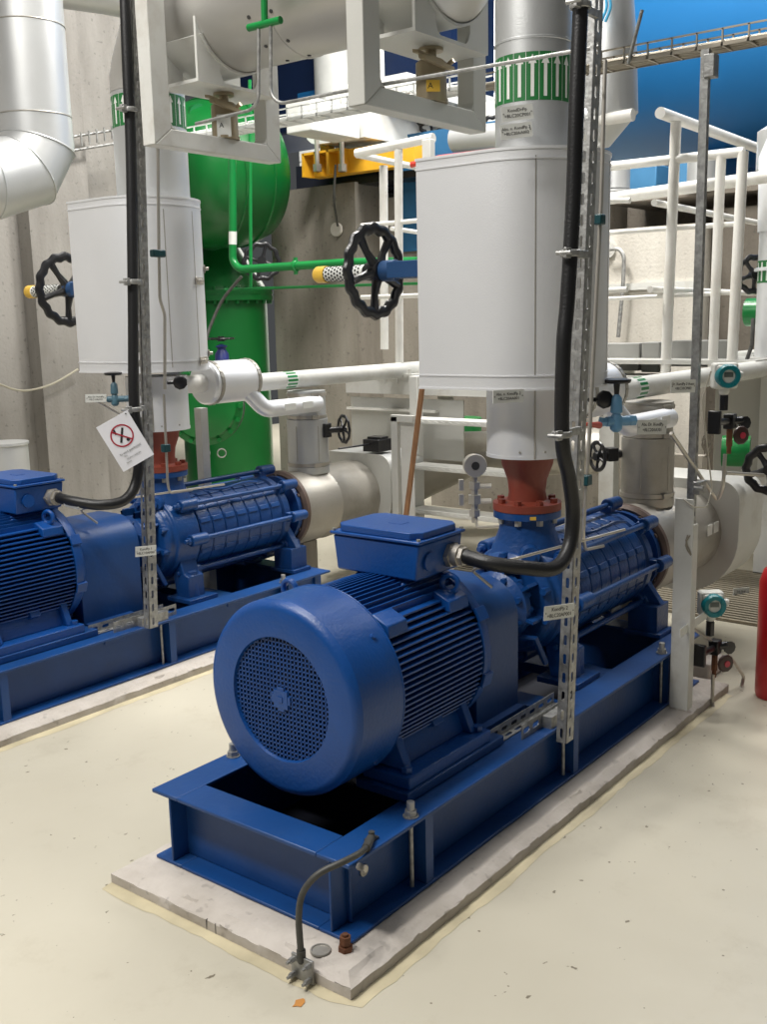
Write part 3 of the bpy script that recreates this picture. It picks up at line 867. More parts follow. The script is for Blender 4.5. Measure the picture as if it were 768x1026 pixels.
        t = thing('small_valve', (2.48, yc + .12, .86), 'small black handwheel valve left of the upright cylinder of the nearer pump', 'valve')
        b = B(); wheel(b, (2.43, yc + .165, .975), (-1, .6, 0), .062, .010, 5, .0, 10, .022); obj('handwheel', b, BLKP, t)
        b = B(); b.cyl((2.43, yc + .165, .975), (2.53, yc + .10, .98), .02, n=14); b.obox((2.49, yc + .13, .98), (-1, .6, 0), (.6, 1, 0), Z_, .05, .06, .06); obj('valve_body', b, BLKP, t, bev=.004)
    # ---------------- suction pipe and its clad box
    b = B(); b.lathe((2.369, yc, zc - .01), X_, [(0, 0), (0, .208), (.27, .208), (.275, .211), (.285, .211), (.29, .208), (.645, .208)], 56)
    t = obj('suction_pipe', b, ALUD, None, label=f'thick dented aluminium-clad horizontal suction pipe of the {A} pump', cat='pipe', group='suction pipes')
    for x_ in ((2.84, 2.92) if dy == 0 else ()):
        b = B(); b.obox((x_, yc - .209, .605), X_, Z_, Y_, .06, .05, .003); obj('sticker', b, LABW, t)
    b = B(); b.box(2.5, 2.66, yc - .1, yc + .1, .05, .30) if False else b.box(2.45, 2.57, yc - .07, yc + .07, 0, .36)
    obj('pipe_support', b, CONP, None, label=f'small concrete block under the suction pipe of the {A} pump', cat='support', group='suction pipe supports')
    w2, zt2, zb2 = .285, .81, .255
    P = []
    def arc(cx_, cz_, rr, a0, a1, n=10): return [(cx_ + rr * math.cos(math.radians(a0 + (a1 - a0) * k / n)), cz_ + rr * math.sin(math.radians(a0 + (a1 - a0) * k / n))) for k in range(n + 1)]
    P = arc(w2 - .09, zt2 - .09, .09, 0, 90) + arc(-w2 + .09, zt2 - .09, .09, 90, 180) + arc(0, zb2 + w2, w2, 180, 360, 20)
    b = B(); b.ext(P, (3.0, yc, 0), Y_, Z_, (.34, 0, 0))
    t = thing('suction_valve_box', (3.17, yc, .25), f'rounded aluminium-clad box on the suction line behind the {A} pump', 'insulation box', 'suction valve boxes')
    obj('box_shell', b, ALU if dy else LGPNT, t, sharp=25)
    b = B(); P2 = [(a * 1.012, .53 + (c - .53) * 1.012) for a, c in P]; b.ext(P2, (2.996, yc, 0), Y_, Z_, (.006, 0, 0))
    obj('front_panel', b, GPNT, t, sharp=25)
    # ---------------- strut channel carrying the cable
    sx, sy = 1.062, Y(-.028)
    lean = .060 if dy == 0 else .046
    LD = Vector((lean, 0, 1)); 
    t = thing('strut_channel', (sx, sy, .2), f'tall galvanised slotted strut post rising from the {A} base frame', 'post', 'slotted strut posts')
    z0, z1 = (.235 if dy == 0 else .272), 3.35
    b = B()
    b.rib((sx - .021, sy - .021, z0), LD, Y_, X_, z1 - z0, .036, .0025, (.034, .012), .062)
    b.rib((sx - .021, sy - .021, z0), LD, X_, Y_, z1 - z0, .047, .0025, (.034, .013), .062)
    b.rib((sx + .026, sy - .021, z0), LD, Y_, X_, z1 - z0, .036, .0025, (.034, .012), .062)
    obj('slotted_channel', b, GALV, t, flat=True)
    # cable
    cx = sx - .032
    g0 = Vector((gx, yc - .215, gz))
    b = B()
    if dy == 0:
        pts = [g0, (.782, .075, .873), (.84, .0, .858), (.94, -.055, .842), (1.025, -.06, .890), (1.05, -.06, .993), (1.022, -.06, 1.107), (.975, -.06, 1.235), (.977, -.06, 1.50), (1.0, -.06, 1.65), (1.029, -.06, 1.93), (1.043, -.06, 2.21), (1.07, -.06, 2.6), (1.12, -.06, 3.4)]
    else:
        pts = [g0, (.782, .075, .878), (.85, -.02, .86), (.95, -.06, .872), (1.02, -.06, .955), (1.04, -.06, 1.12), (1.03, -.06, 1.29), (1.06, -.06, 1.7), (1.10, -.06, 2.31), (1.112, -.06, 2.7), (1.14, -.06, 3.4)]
        pts = [g0] + [(q[0], q[1] + dy, q[2]) for q in pts[1:]]
    P = [Vector(p) for p in pts]; Q = []
    for i in range(len(P) - 1):
        p0, p1, p2, p3 = P[max(i - 1, 0)], P[i], P[i + 1], P[min(i + 2, len(P) - 1)]
        for k in range(8):
            s = k / 8
            Q.append(.5 * ((2 * p1) + (p2 - p0) * s + (2 * p0 - 5 * p1 + 4 * p2 - p3) * s * s + (3 * p1 - p0 - 3 * p2 + p3) * s ** 3))
    Q.append(P[-1])
    b.tube(Q, .0225, 16)
    t = obj('power_cable', b, BLACK, None, label=f'thick black power cable curving from the {A} motor terminal box up the post', cat='cable', group='motor power cables')
    b = B(); b.cyl(g0 + Vector((.003, -.05, -.008)), g0 + Vector((.03, -.115, -.022)), .0245, n=18)
    obj('cable_sticker', b, LABW, t) if dy else None
    for zz in (1.25, 1.78, 2.47):
        b = B(); qn = min(Q[30:], key=lambda v_: abs(v_.z - zz)); c = Vector((qn.x, qn.y, zz)); xs_ = sx + lean * (zz - .215) - .02
        b.torus(c, Z_, .027, .005, 24, 8, 0, 1, 2.2); b.obox(c + Vector((-.038, -.01, 0)), X_, Y_, Z_, .03, .012, .03); b.box(c.x + .02, xs_, c.y, c.y + .015, zz - .012, zz + .012)
        b.cyl(c + Vector((-.05, -.03, 0)), c + Vector((-.05, .02, 0)), .007, n=6)
        obj('cable_clamp', b, GALV, None, bev=.002, label=f'galvanised clamp holding the black cable to the {A} post, ' + {1.25: 'lowest of three', 1.78: 'middle of three', 2.47: 'highest of three'}[zz], cat='clamp', group='cable clamps')
    # loose slotted offcuts bolted on the frame
    t = thing('slotted_rail', (1.1, W0 + .05, zt), f'short slotted galvanised rails lying on the frame beam at the {A} post foot', 'rail', 'slotted floor rails')
    b = B(); b.rib((.84, W0 + .115, zt), X_, Z_, Y_, .42, .042, .003, (.036, .014), .058); b.rib((.84, W0 + .085, zt + .002), X_, Y_, Z_, .42, .03, .003, (.036, .012), .058)
    obj('long_rail', b, GALV, t, flat=True)
    b = B(); b.rib((.92, W0 + .045, zt), X_, Z_, Y_, .36, .05, .003, (.04, .02), .06); b.box(1.05, 1.20, W0 + .01, W0 + .045, zt, zt + .04)
    obj('short_rail', b, GALV, t, flat=True)
    # impulse line from riser to pump
    iy = Y(.03)
    ip = [Yp(592, 400, .05), Yp(590, 440, .05), Yp(584, 538, .05), Yp(586, 551, .07), Yp(604, 547, .12)] if dy == 0 else [Yp(164, 395, 2.115), Yp(168, 486, 2.115), Yp(170, 494, 2.12), Yp(192, 491, 2.19)]
    b = B(); b.tube(ip, .006, 10, fil=.03)
    t = obj('impulse_line', b, STEEL, None, label=f'thin steel impulse tube dropping beside the {A} post onto the pump', cat='tube', group='steel impulse tubes')
    b = B(); b.tube([(.99, Y(.2), .735), (.93, Y(.24), .80), (1.0, Y(.1), .845), (1.6, Y(.02), .84)], .005, 8, fil=.02)
    obj('drain_tube', b, STEEL, None, label=f'thin steel tube crossing over the coupling guard of the {A} pump', cat='tube', group='steel drain tubes')
    b = B(); c = Yp(587, 481, .05) if dy == 0 else Yp(166, 449, 2.115); b.box(c.x - .018, c.x + .018, c.y - .015, c.y + .015, c.z - .018, c.z + .018)
    obj('tube_clip', b, mat('dark_teal_plastic', (.005, .05, .06), .4), t, bev=.004)
    # support frame around the header + spring hanger
    fy = .745 if dy == 0 else 1.84
    xl, xr = (1.075, 1.835) if dy == 0 else (1.09, 1.825)
    t = thing('support_frame', (1.55, fy, 2.32), f'light grey steel U-shaped hanger frame under the header pipe over the {A} pump', 'frame', 'header support frames')
    def U_(o_, i_, zlo, zin, ztop):
        rr = .03
        pts = [(xl + o_, ztop), (xl + o_, zlo), (xr - o_, zlo), (xr - o_, ztop), (xr - i_, ztop), (xr - i_, zin + rr)]
        pts += [(xr - i_ - rr + rr * math.cos(math.radians(-a)), zin + rr + rr * math.sin(math.radians(-a))) for a in (15, 45, 75)] + [(xr - i_ - rr, zin)]
        pts += [(xl + i_ + rr, zin)] + [(xl + i_ + rr - rr * math.sin(math.radians(a)), zin + rr - rr * math.cos(math.radians(a))) for a in (15, 45, 75)] + [(xl + i_, zin + rr)]
        return pts
    pl = U_(0, .10, 2.325, 2.42, 3.9)
    b = B(); n = len(pl)
    # quads for the U: left leg, beam, right leg
    def prismq(q): b.ext(q, (0, fy, 0), X_, Z_, (0, .075, 0))
    lw, zi = .09, 2.385; rr = .03
    prismq([(xl, 2.315), (xl + lw, zi), (xl + lw, 3.9), (xl, 3.9)])
    prismq([(xl, 2.315), (xr, 2.315), (xr - lw, zi), (xl + lw, zi)])
    prismq([(xr, 2.315), (xr, 3.9), (xr - lw, 3.9), (xr - lw, zi)])
    for x_, sg in ((xl + lw, 1), (xr - lw, -1)):
        prismq([(x_, zi), (x_ + sg * rr, zi), (x_ + sg * rr * .3, zi + rr * .3), (x_, zi + rr)])
    obj('hanger_frame', b, GPNT if dy == 0 else LGPNT, t, bev=.004)
    b = B(); c = Vector((xd + .0, fy + .04, -.04))
    b.lathe(c + Z_ * 2.425, Z_, [(0, 0), (0, .062), (.012, .062), (.012, .057), (.02, .057), (.14, .057), (.152, .042), (.156, .02), (.18, .02), (.18, .045), (.192, .045), (.192, 0)], 32)
    t = obj('spring_hanger', b, BEIGE, None, label=f'beige cylindrical spring support standing on the grey frame over the {A} pump', cat='spring support', group='spring supports')
    b = B(); e = Vector((-.75, -.66, 0)).normalized(); s_ = e.cross(Z_)
    b.obox(c + Z_ * 2.475 + e * .058 + s_ * .0, s_, Z_, e, .05 if dy == 0 else .06, .04 if dy == 0 else .09, .003)
    obj('warning_sticker', b, CAPY if dy == 0 else LABW, t)
    b = B(); put_text(b, 'A', .03, c + Z_ * 2.475 + e * .060 + s_ * .01, (-e.y * -1, e.x * -1, 0) if False else (.66, -.75, 0), Z_)
    obj('sticker_print', b, INK, t, flat=True)
    b = B(); b.obox(c + Vector((-.05, -.06, 2.55)), (.9, -.6, -.35), (.2, .3, .9), (0, 1, .2), .12, .018, .03); b.obox(c + Vector((-.06, -.03, 2.575)), (.9, -.6, -.35), (.2, .3, .9), (0, 1, .2), .10, .014, .03)
    b.cyl(c + Vector((0, -.06, 2.54)), c + Vector((0, -.10, 2.56)), .009, n=8)
    obj('locking_clip', b, BEIGE, t)
    # pipe shoe
    b = B()
    sp = [(-.21, 2.622), (.21, 2.622), (.23, 2.65), (.23, 2.80), (.2, 2.80)] + [(.2 * math.cos(math.radians(a)), 2.86 - .22 * math.sin(math.radians(a))) for a in range(20, 161, 14)] + [(-.2, 2.80), (-.23, 2.80), (-.23, 2.65)]
    for yy in (fy - .06, fy + .17):
        for sg in (-1, 1):
            b.ext([(sg * .235, 2.59), (sg * .235, 2.83), (sg * .19, 2.76), (sg * .15, 2.72), (sg * .11, 2.69), (sg * .11, 2.63), (sg * .095, 2.60), (sg * .08, 2.59)], (xd, yy, 0), X_, Z_, (0, .012, 0))
    b.box(xd - .235, xd + .235, fy - .06, fy + .182, 2.577, 2.59)
    sh = [(.258 * math.cos(math.radians(a)), 2.895 + .258 * math.sin(math.radians(a))) for a in range(212, 329, 6)]; sh2 = [(.248 * math.cos(math.radians(a)), 2.895 + .248 * math.sin(math.radians(a))) for a in range(326, 211, -6)]
    b.ext(sh + sh2, (xd, fy - .07, 0), X_, Z_, (0, .26, 0))
    obj('pipe_shoe', b, LGPNT if dy else GPNT, None, label=f'grey steel pipe shoe between header and spring support over the {A} pump', cat='pipe support', group='pipe shoes')

unit(0, 'nearer', '2')
unit(2.0655, 'farther', '1')

# ================================================================== header pipe between the risers
b = B(); hr = .245
b.lathe((1.52, .50, 2.895), Y_, [(0, .14), (.06, .16), (.16, .235), (.18, hr), (.9, hr), (.903, hr + .004), (.92, hr + .004), (.923, hr), (1.58, hr), (1.583, hr + .004), (1.60, hr + .004), (1.603, hr), (1.63, hr)], 72); b.tube([(1.52, 2.12, 2.895), (1.53, 2.20, 2.885), (1.545, 2.28, 2.862), (1.56, 2.35, 2.825), (1.572, 2.41, 2.77), (1.575, 2.4405, 2.71), (1.575, 2.4405, 2.66)], [.245, .225, .20, .182, .174, .172, .172], 72)
t = thing('header_pipe', (1.52, 2.4, 2.65), 'very thick dull aluminium header pipe crossing overhead above both pumps', 'pipe')
obj('pipe_cladding', b, mat('header_cladding', (.50, .49, .465), .42, .55, .04, 3, .05, 100), t)
b = B()
for y in (.86, 1.38, 1.50, 2.16):
    for a in range(180, 361, 30):
        e = Vector((math.cos(math.radians(a)), 0, math.sin(math.radians(a)))); p = Vector((1.52, y, 2.895)) + e * hr; b.cyl(p, p + e * .003, .008, n=10)
obj('rivet', b, HOLE, t)

# ================================================================== tags
Fdir = Vector((.7, -.71, 0))  # text direction for plates facing the camera side
def facing(nx, ny):  # plate with outward normal (nx,ny): returns U
    n = Vector((nx, ny, 0)).normalized(); return Z_.cross(n)
def ctag(px, py, plane, v, nrm, label, lines, w=.13, h=.05, ts=.016, roll=0, group=None):
    p = onp(plane, v, px, py); U = facing(*nrm); V = Z_
    if roll:
        W = U.cross(V); q = Matrix.Rotation(math.radians(roll), 3, W); U = q @ U; V = q @ V
    return tag_plate(p, U, V, label, lines, w, h, ts, group=group)
ctag(560, 613, 1, -.056, (-.35, -1), 'white engraved plate wired to the nearer slotted post just above the frame', ['KondPp 2', '+BLC20AP001'], .125, .045, .017, -4)
ctag(146, 552, 1, 2.0655 - .056, (-.2, -1), 'white engraved plate wired to the farther slotted post over its coupling guard', ['KondPp 1', '+BLC10AP001'], .10, .045, .015, -4)
ctag(509, 397, 1, .205, (-.55, -1), 'white engraved plate on the grey collar below the nearer insulation box', ['Abs. n. KondPp 2', '+BLC20AA001'], .115, .042, .013)
ctag(518, 113, 1, .205, (-.75, -.66), 'white engraved plate on the nearer riser below the green arrows, upper one', ['KondDrPp', '+BLC20CP001'], .10, .044, .014, 6)
ctag(517, 131, 1, .205, (-.75, -.66), 'white engraved plate on the nearer riser, lower one just over the box', ['Abs. n. KondPp 2', '+BLC20AA002'], .10, .044, .013, 6)
ctag(653, 428, 1, .07, (-.3, -1), 'white engraved plate hanging at the light blue needle valve', ['Abs. Dr. KondPp', '+BLC20AA301'], .165, .056, .018, -4)
ctag(684, 387, 1, -.06, (-.4, -1), 'white engraved plate across the grey pole in front of the bypass pipe', ['Dr. KondPp 2 Austr.', '+BLC20CP002'], .125, .048, .014, -2)
ctag(742, 594, 2, .02, (-.5, -1), 'white plate low behind the lower transmitter near the extinguisher', ['Entl. Saugl.', '+BLC20AA201'], .12, .06, .016, -4)
ctag(96, 399, 1, 2.25, (-.5, -1), 'small white plate at the grey-blue needle valve of the farther pump', ['Abs. Dr. KondPp', '+BLC10AA301'], .09, .035, .010, -2)
# green tab behind the upper plate
# no-smoking / do-not-operate sign hanging tilted on the farther post
c = Yp(125.5, 442, 2.0655 - .11)
n_ = Vector((-.55, -.83, 0)).normalized(); U = Z_.cross(n_); V = Z_; q = Matrix.Rotation(math.radians(27), 3, n_); U = q @ U; V = q @ V
b = B(); b.obox(c, U, V, n_, .146, .215, .003)
t = obj('warning_sign', b, mat('sign_white', (.80, .80, .84), .4), None, label='white tilted sign with red prohibition circle hanging on the farther post', cat='sign')
b = B(); cc = c + V * .027 + n_ * .003
rad, wd = .048, .006
vs = []; fs = []
for k in range(48):
    a = 2 * pi * k / 48
    for r_ in (rad, rad - wd): vs.append(cc + U * r_ * math.cos(a) + V * r_ * math.sin(a))
for k in range(48):
    k2 = (k + 1) % 48; fs.append((2 * k, 2 * k2, 2 * k2 + 1, 2 * k + 1))
b.add(vs, fs); D1 = (U * 1 - V * 1).normalized(); D1 = (U * .66 - V * .75).normalized()
b.obox(cc, D1, n_.cross(D1), n_, rad * 1.9, .006, .0006)
obj('prohibition_ring', b, SREDM, t, flat=True)
b = B(); D2 = (U * .38 + V * -.92).normalized()
D2 = (U * .6 + V * -.8).normalized()
b.obox(cc + U * .000 + V * .002 - n_ * .0004, (U * .57 + V * .82), (U * .82 - V * .57), n_, .064, .009, .0008)
b.obox(cc - U * .018 + V * .026 - n_ * .0004, U, V, n_, .008, .022, .0006)
b.cyl(cc + V * -.026 + U * .014, cc + V * -.026 + U * .014 + n_ * .0005, .007, n=12)
obj('hand_symbol', b, INK, t, flat=True)
b = B()
for i, (s, sz) in enumerate((('Es wird gearbeitet!', .013), ('Ort:', .009), ('Schalten verboten', .009), ('Name:', .009))):
    put_text(b, s, sz, c - V * (.040 + i * .014) + n_ * .003 - U * (0.0 if i in (0, 2) else .03), U, V)
obj('lettering', b, INKG, t, flat=True)
b = B(); b.cyl(c + V * .098 + U * .06, c + V * .098 + U * .06 + n_ * .004, .003, n=8); obj('eyelet', b, INK, t)

# ================================================================== earthing strap and odds at the near corner
p0 = Yp(365, 846, -.012)
P = [Yp(362, 848, -.015), Yp(345, 862, -.03), Zp(318, 880, .20), Zp(303, 890, .19), Zp(299, 912, .14), Zp(300, 940, .09), Zp(303, 958, .055)]
P = [Vector((.105, .02, .275)), Vector((.04, -.01, .290)), Vector((-.03, -.012, .298)), Vector((-.085, .03, .278)), Vector((-.115, .058, .23)), Vector((-.128, .058, .17)), Vector((-.128, .055, .10)), Vector((-.127, .054, .05))]
t = thing('earthing_cable', (-.127, .054, 0), 'dark grey earthing cable arching from the near frame corner down to the plinth edge', 'cable')
b = B(); b.tube(P, .0085, 12, fil=.03); obj('cable_sheath', b, DGREY, t)
b = B(); b.cyl((.125, .03, .279), (.075, .006, .280), .0115, n=14); b.obox((.135, .035, .272), X_, Y_, Z_, .035, .022, .006); b.cyl((.135, .035, .272), (.135, .035, .292), .009, n=6)
obj('cable_lug', b, DGREY, t)
b = B(); b.cyl((-.127, .054, .055), (-.127, .054, .085), .0115, n=14); obj('lower_lug', b, DGREY, t)
b = B(); b.cyl((.03, -.004, .255), (.03, -.03, .255), .009, n=6); obj('earth_stud', b, STEEL, t)
b = B(); b.box(-.131, -.124, .015, .085, .004, .068)
br = obj('clamp_plate', b, GALV, t, bev=.001)
b = B()
for yy, zz in ((.025, .056), (.075, .056), (.025, .016), (.075, .016)): b.cyl((-.125, yy, zz), (-.148, yy, zz), .0075, n=6); b.cyl((-.148, yy, zz), (-.158, yy, zz), .004, n=8)
obj('clamp_bolt', b, GALV, br)
p = Zp(346, 952, .049)
b = B(); b.cyl((p.x, p.y, .049), (p.x, p.y, .062), .019, n=6); b.cyl((p.x, p.y, .062), (p.x, p.y, .068), .012, n=16); b.cyl((p.x, p.y, .068), (p.x, p.y, .088), .015, n=6); b.cyl((p.x, p.y, .088), (p.x, p.y, .094), .008, n=12)
obj('rusty_nut', b, RUST, None, label='rusty brown hex plug standing on the near plinth corner', cat='nut')
p = Zp(321, 953, .049)
b = B(); b.cyl((p.x, p.y, .049), (p.x, p.y, .052), .026, n=32); b.torus((p.x, p.y, .052), Z_, .024, .003, 32, 6)
obj('survey_disc', b, ALUD, None, label='flat oval metal disc lying on the near plinth corner', cat='disc')
p = Zp(300, 1005, .001)
b = B(); b.add([(p.x + .018 * math.cos(a * .7) * (1 + .3 * math.sin(a * 2.1)), p.y + .012 * math.sin(a * .7) * (1 + .3 * math.cos(a * 3)), .0015) for a in range(9)], [tuple(range(9))])
obj('rust_stain', b, mat('orange_rust', (.50, .22, .05), .7), None, label='small orange rust spot on floor below the earthing clamp', cat='stain')

# ================================================================== instrument post by the near pump suction end
t = thing('instrument_post', (2.06, -.03, .05), 'white painted steel post bolted at the near frame end carrying instruments', 'post')
b = B(); b.box(1.982, 1.988, -.085, -.01, .05, .90); b.box(1.988, 2.035, -.085, -.079, .05, .80); b.box(1.988, 2.035, -.016, -.01, .05, .80)
obj('steel_angle', b, LGPNT, t, bev=.002)
b = B(); b.rib((2.088, -.045, .05), Z_, X_, Y_, 2.49, .022, .0025, (.02, .006), .05); b.box(2.086, 2.088, -.045, -.015, .05, 2.54); b.box(2.110, 2.112, -.045, -.015, .05, 2.54)
obj('slotted_pole', b, GALV, t, flat=True)
b = B(); b.obox(Vector((2.10, -.06, .93)), X_, Y_, Z_, .07, .03, .05); b.cyl((2.07, -.09, .93), (2.07, -.05, .93), .012, n=6); b.obox(Vector((2.10, -.05, 2.48)), X_, Y_, Z_, .05, .04, .08)
obj('pole_clamp', b, GALV, t, bev=.003)

def transmitter(c, face, label, arm=True):
    t = thing('pressure_transmitter', c, label, 'transmitter', 'pressure transmitters')
    c = Vector(c); n = Vector((*face, 0)).normalized(); U = Z_.cross(n)
    b = B(); b.obox(c - n * .045, U, Z_, n, .095, .10, .06); b.obox(c - n * .02, U, Z_, n, .08, .085, .03)
    b.cyl(c - Z_ * .045 - n * .04, c - Z_ * .075 - n * .04, .022, .018, 18)
    b.cyl(c - n * .045 + U * .05, c - n * .045 + U * .075, .016, n=12)
    obj('housing', b, CREAM, t, bev=.01)
    b = B(); b.lathe(c, n, [(-.02, .046), (.012, .046), (.018, .042), (.018, .027), (.006, .025)], 40)
    for k in range(4):
        a = k * pi / 2 + .6; b.obox(c + n * .012 + (U * math.cos(a) + Z_ * math.sin(a)) * .036, U, Z_, n, .012, .012, .02)
    obj('display_ring', b, TEAL, t, label='teal screw ring')
    b = B(); b.lathe(c + n * .004, n, [(0, 0), (0, .027), (.003, .027), (.003, 0)], 28)
    scr = obj('display_window', b, CREAM, t)
    b = B(); b.obox(c + n * .009 + Z_ * .006, U, Z_, n, .034, .018, .002)
    obj('display', b, LCD, scr)
    b = B(); b.cyl(c - Z_ * .075 - n * .04, c - Z_ * .135 - n * .04, .018, n=6)
    obj('adapter', b, BLKP, t, bev=.002)
    return t
def manifold(c, label):
    c = Vector(c)
    t = thing('manifold_valve', c, label, 'valve', 'manifold valves')
    b = B(); b.obox(c, X_, Y_, Z_, .05, .04, .06); b.cyl(c + X_ * -.02, c + Vector((-.16, 0, .012)), .013, .016, 14); b.obox(c + Vector((-.17, 0, .01)), X_, Y_, Z_, .02, .05, .09)
    b.cyl(c, c + Vector((.05, -.03, 0)), .016, n=14)
    obj('valve_body', b, BLKP, t, bev=.004)
    b = B(); wheelc = c + Vector((-.03, -.05, -.05)); n = Vector((-.5, -.85, 0)).normalized()
    b.lathe(wheelc, n, [(0, 0), (0, .034), (.008, .038), (.016, .036), (.02, .0)], 10)
    k_ = obj('knob', b, mat('dark_brown_plastic', (.045, .02, .016), .4), t, bev=.004)
    b = B(); b.cyl(wheelc + n * .019, wheelc + n * .022, .013, n=16); obj('knob_badge', b, mat('badge_red', (.45, .03, .06), .4), k_)
    b = B(); b.lathe(c + Vector((.055, -.035, -.01)), n, [(0, 0), (0, .026), (.012, .028), (.014, 0)], 10); obj('side_knob', b, BLKP, t)
    b = B(); b.cyl(c - Z_ * .03, c - Z_ * .10, .013, n=6); b.cyl(c - Z_ * .10, c - Z_ * .13, .009, n=12); obj('fitting', b, RUST, t)
    return t
cu = Yp(729, 377, -.12); cu_n = (-.8, -.62)
transmitter(cu, cu_n, 'white transmitter with teal display ring, upper one beside the grey pole')
manifold(Yp(731, 422, -.10), 'black manifold valve under the upper teal-ringed transmitter')
cl = Yp(715, 607, -.12)
transmitter(cl, cu_n, 'white transmitter with teal display ring, lower one near the floor')
manifold(Yp(716, 648, -.10), 'black manifold valve under the lower teal-ringed transmitter')
# bracket flat bar (angled) to lower transmitter
a0, a1 = Yp(682, 634, -.07), Yp(712, 612, -.09)
b = B(); d = (a1 - a0).normalized(); b.obox((a0 + a1) / 2, d, Vector((-d.z, 0, d.x)), Y_, (a1 - a0).length + .02, .035, .004)
obj('bracket_bar', b, LABW, None, label='white flat bar bracket from the post up to the lower transmitter', cat='bracket')
def tubeobj(pts, r, fil, m_, label, name='steel_tube', cat='tube', group=None):
    b = B(); b.tube(pts, r, 10, fil=fil); return obj(name, b, m_, None, label=label, cat=cat, group=group)
tubeobj([Yp(672, 434, -.02), Yp(718, 502, -.06), Yp(724, 488, -.1), Yp(726, 455, -.1)], .0075, .03, STEEL, 'thin steel tube slanting down from the needle valve plate then up to the upper manifold')
tubeobj([Yp(731, 658, -.1), Yp(745, 678, -.12), Yp(742, 690, -.12), Yp(716, 714, -.12), Yp(713, 705, -.1), Yp(714, 676, -.1)], .0075, .02, STEEL, 'thin steel tube looping beside the lower manifold just above the floor')
tubeobj([Yp(688, 626, -.05), Yp(712, 642, -.09)], .006, 0, STEEL, 'short thin steel tube between the post and the lower manifold')
for i, (x_, y_, r_, lb) in enumerate(((708, 445, .05, 'coiled thin grey wire hanging by the upper manifold'), (692, 545, .055, 'coiled thin grey wire hanging on the pole before the suction pipe'))):
    c = Yp(x_, y_, -.07); b = B()
    pts = [c + Vector((r_ * .55 * math.cos(a * .35), .01 * math.sin(a), r_ * math.sin(a * .35))) for a in range(40)]
    b.tube(pts, .003, 6); obj('wire_coil', b, mat('wire_grey', (.3, .27, .22), .5), None, label=lb, cat='wire')
tubeobj([Yp(684, 500, -.05), Yp(694, 508, -.09), Yp(708, 508, -.09), Yp(713, 490, -.08), Yp(703, 400, -.08), Yp(712, 372, -.1)], .003, .02, mat('wire_pale', (.5, .47, .4), .5), 'pale thin signal wire running from the pole up to the upper transmitter', 'signal_wire', 'wire')
# cross pieces right of pole
b = B(); b.cyl(Yp(727, 474, .0), Yp(764, 476, .0), .008, n=12); obj('steel_rod', b, STEEL, None, label='bright steel rod running to the black handwheel at the right edge', cat='rod')
t = thing('edge_valve', Yp(768, 500, .05), 'black handwheel seen edge-on at the right border of the view', 'valve')
b = B(); wheel(b, Yp(771, 470, .0), (1, .3, 0), .105, .02, 5, .003, 12, .03); obj('handwheel', b, BLKP, t)

# ------------- light blue needle valve in front of the bypass casing (near) and its twin
def needle_valve(c, mt, label, s=1.0):
    c = Vector(c); t = thing('needle_valve', c - Z_ * .04 * s, label, 'valve', 'needle valves')
    U = Vector((.8, -.6, 0))
    b = B(); b.cyl(c - U * .062 * s, c - U * .035 * s, .020 * s, .014 * s, 6); b.cyl(c - U * .04 * s, c + U * .05 * s, .018 * s, n=16); b.cyl(c + U * .05 * s, c + U * .075 * s, .020 * s, n=6)
    b.lathe(c - Z_ * .038 * s, Z_, [(0, .012 * s), (.01 * s, .022 * s), (.05 * s, .022 * s), (.065 * s, .014 * s), (.07 * s, .022 * s), (.12 * s, .019 * s), (.135 * s, .008 * s), (.135 * s, 0)], 18)
    obj('valve_body', b, mt, t, bev=.002)
    b = B(); b.cyl(c + Z_ * .09 * s, c + Z_ * .135 * s, .008 * s, .012 * s, 10); b.lathe(c + Z_ * .135 * s, Z_, [(0, 0), (0, .045 * s), (.006 * s, .05 * s), (.014 * s, .05 * s), (.018 * s, .03 * s), (.018 * s, 0)], 14)
    obj('hand_knob', b, BLKP, t)
    return t
needle_valve(Yp(617, 422, .07), LBLUE, 'light blue needle valve with black tee handle beside the nearer post')
needle_valve(Yp(115, 400, 2.3), mat('grey_blue_valve', (.06, .13, .17), .4), 'grey-blue needle valve with black handle below the farther insulation box', .8)
b = B(); b.cyl(Yp(586, 425, .03), Yp(600, 426, .06), .006, .012, 12); obj('red_plug', b, mat('plug_red', (.45, .05, .02), .4), None, label='small red-orange plug at the light blue needle valve inlet', cat='plug')
for (p_, q_, lb) in ((Yp(603, 400, .12), .033, 'round black knob behind the light blue needle valve'), (Yp(180, 383, 2.1), .033, 'round black knob on a steel stem before the farther collar')):
    b = B(); n = Vector((-.6, -.8, 0)); b.lathe(p_, n, [(0, 0), (0, .026), (.012, q_), (.026, q_), (.032, .02), (.032, 0)], 9); b.cyl(p_, p_ + Vector((-.05, .03, 0)), .008, n=10)
    obj('round_knob', b, BLKP, None, label=lb, cat='knob', bev=.004)
tubeobj([Yp(98, 402, 2.25), Yp(124, 417, 2.22), Yp(140, 425, 2.2)], .006, .02, STEEL, 'thin steel tube slanting behind the white tilted sign')
tubeobj([Yp(165, 390, 2.08), Yp(165, 315, 2.08), Yp(160, 300, 2.08), Yp(159, 245, 2.08), Yp(158, 140, 2.08)], .007, .02, STEEL, 'thin vertical steel tube in front of the farther insulation box')
for px, py, z_, lb in ((158, 254, 2.06, 'dark teal clip on the thin tube before the farther insulation box'),):
    c = Yp(px, py, z_); b = B(); b.obox(c, X_, Y_, Z_, .07, .03, .032)
    obj('tube_clip', b, MATS['dark_teal_plastic'], None, bev=.006, label=lb, cat='clip')

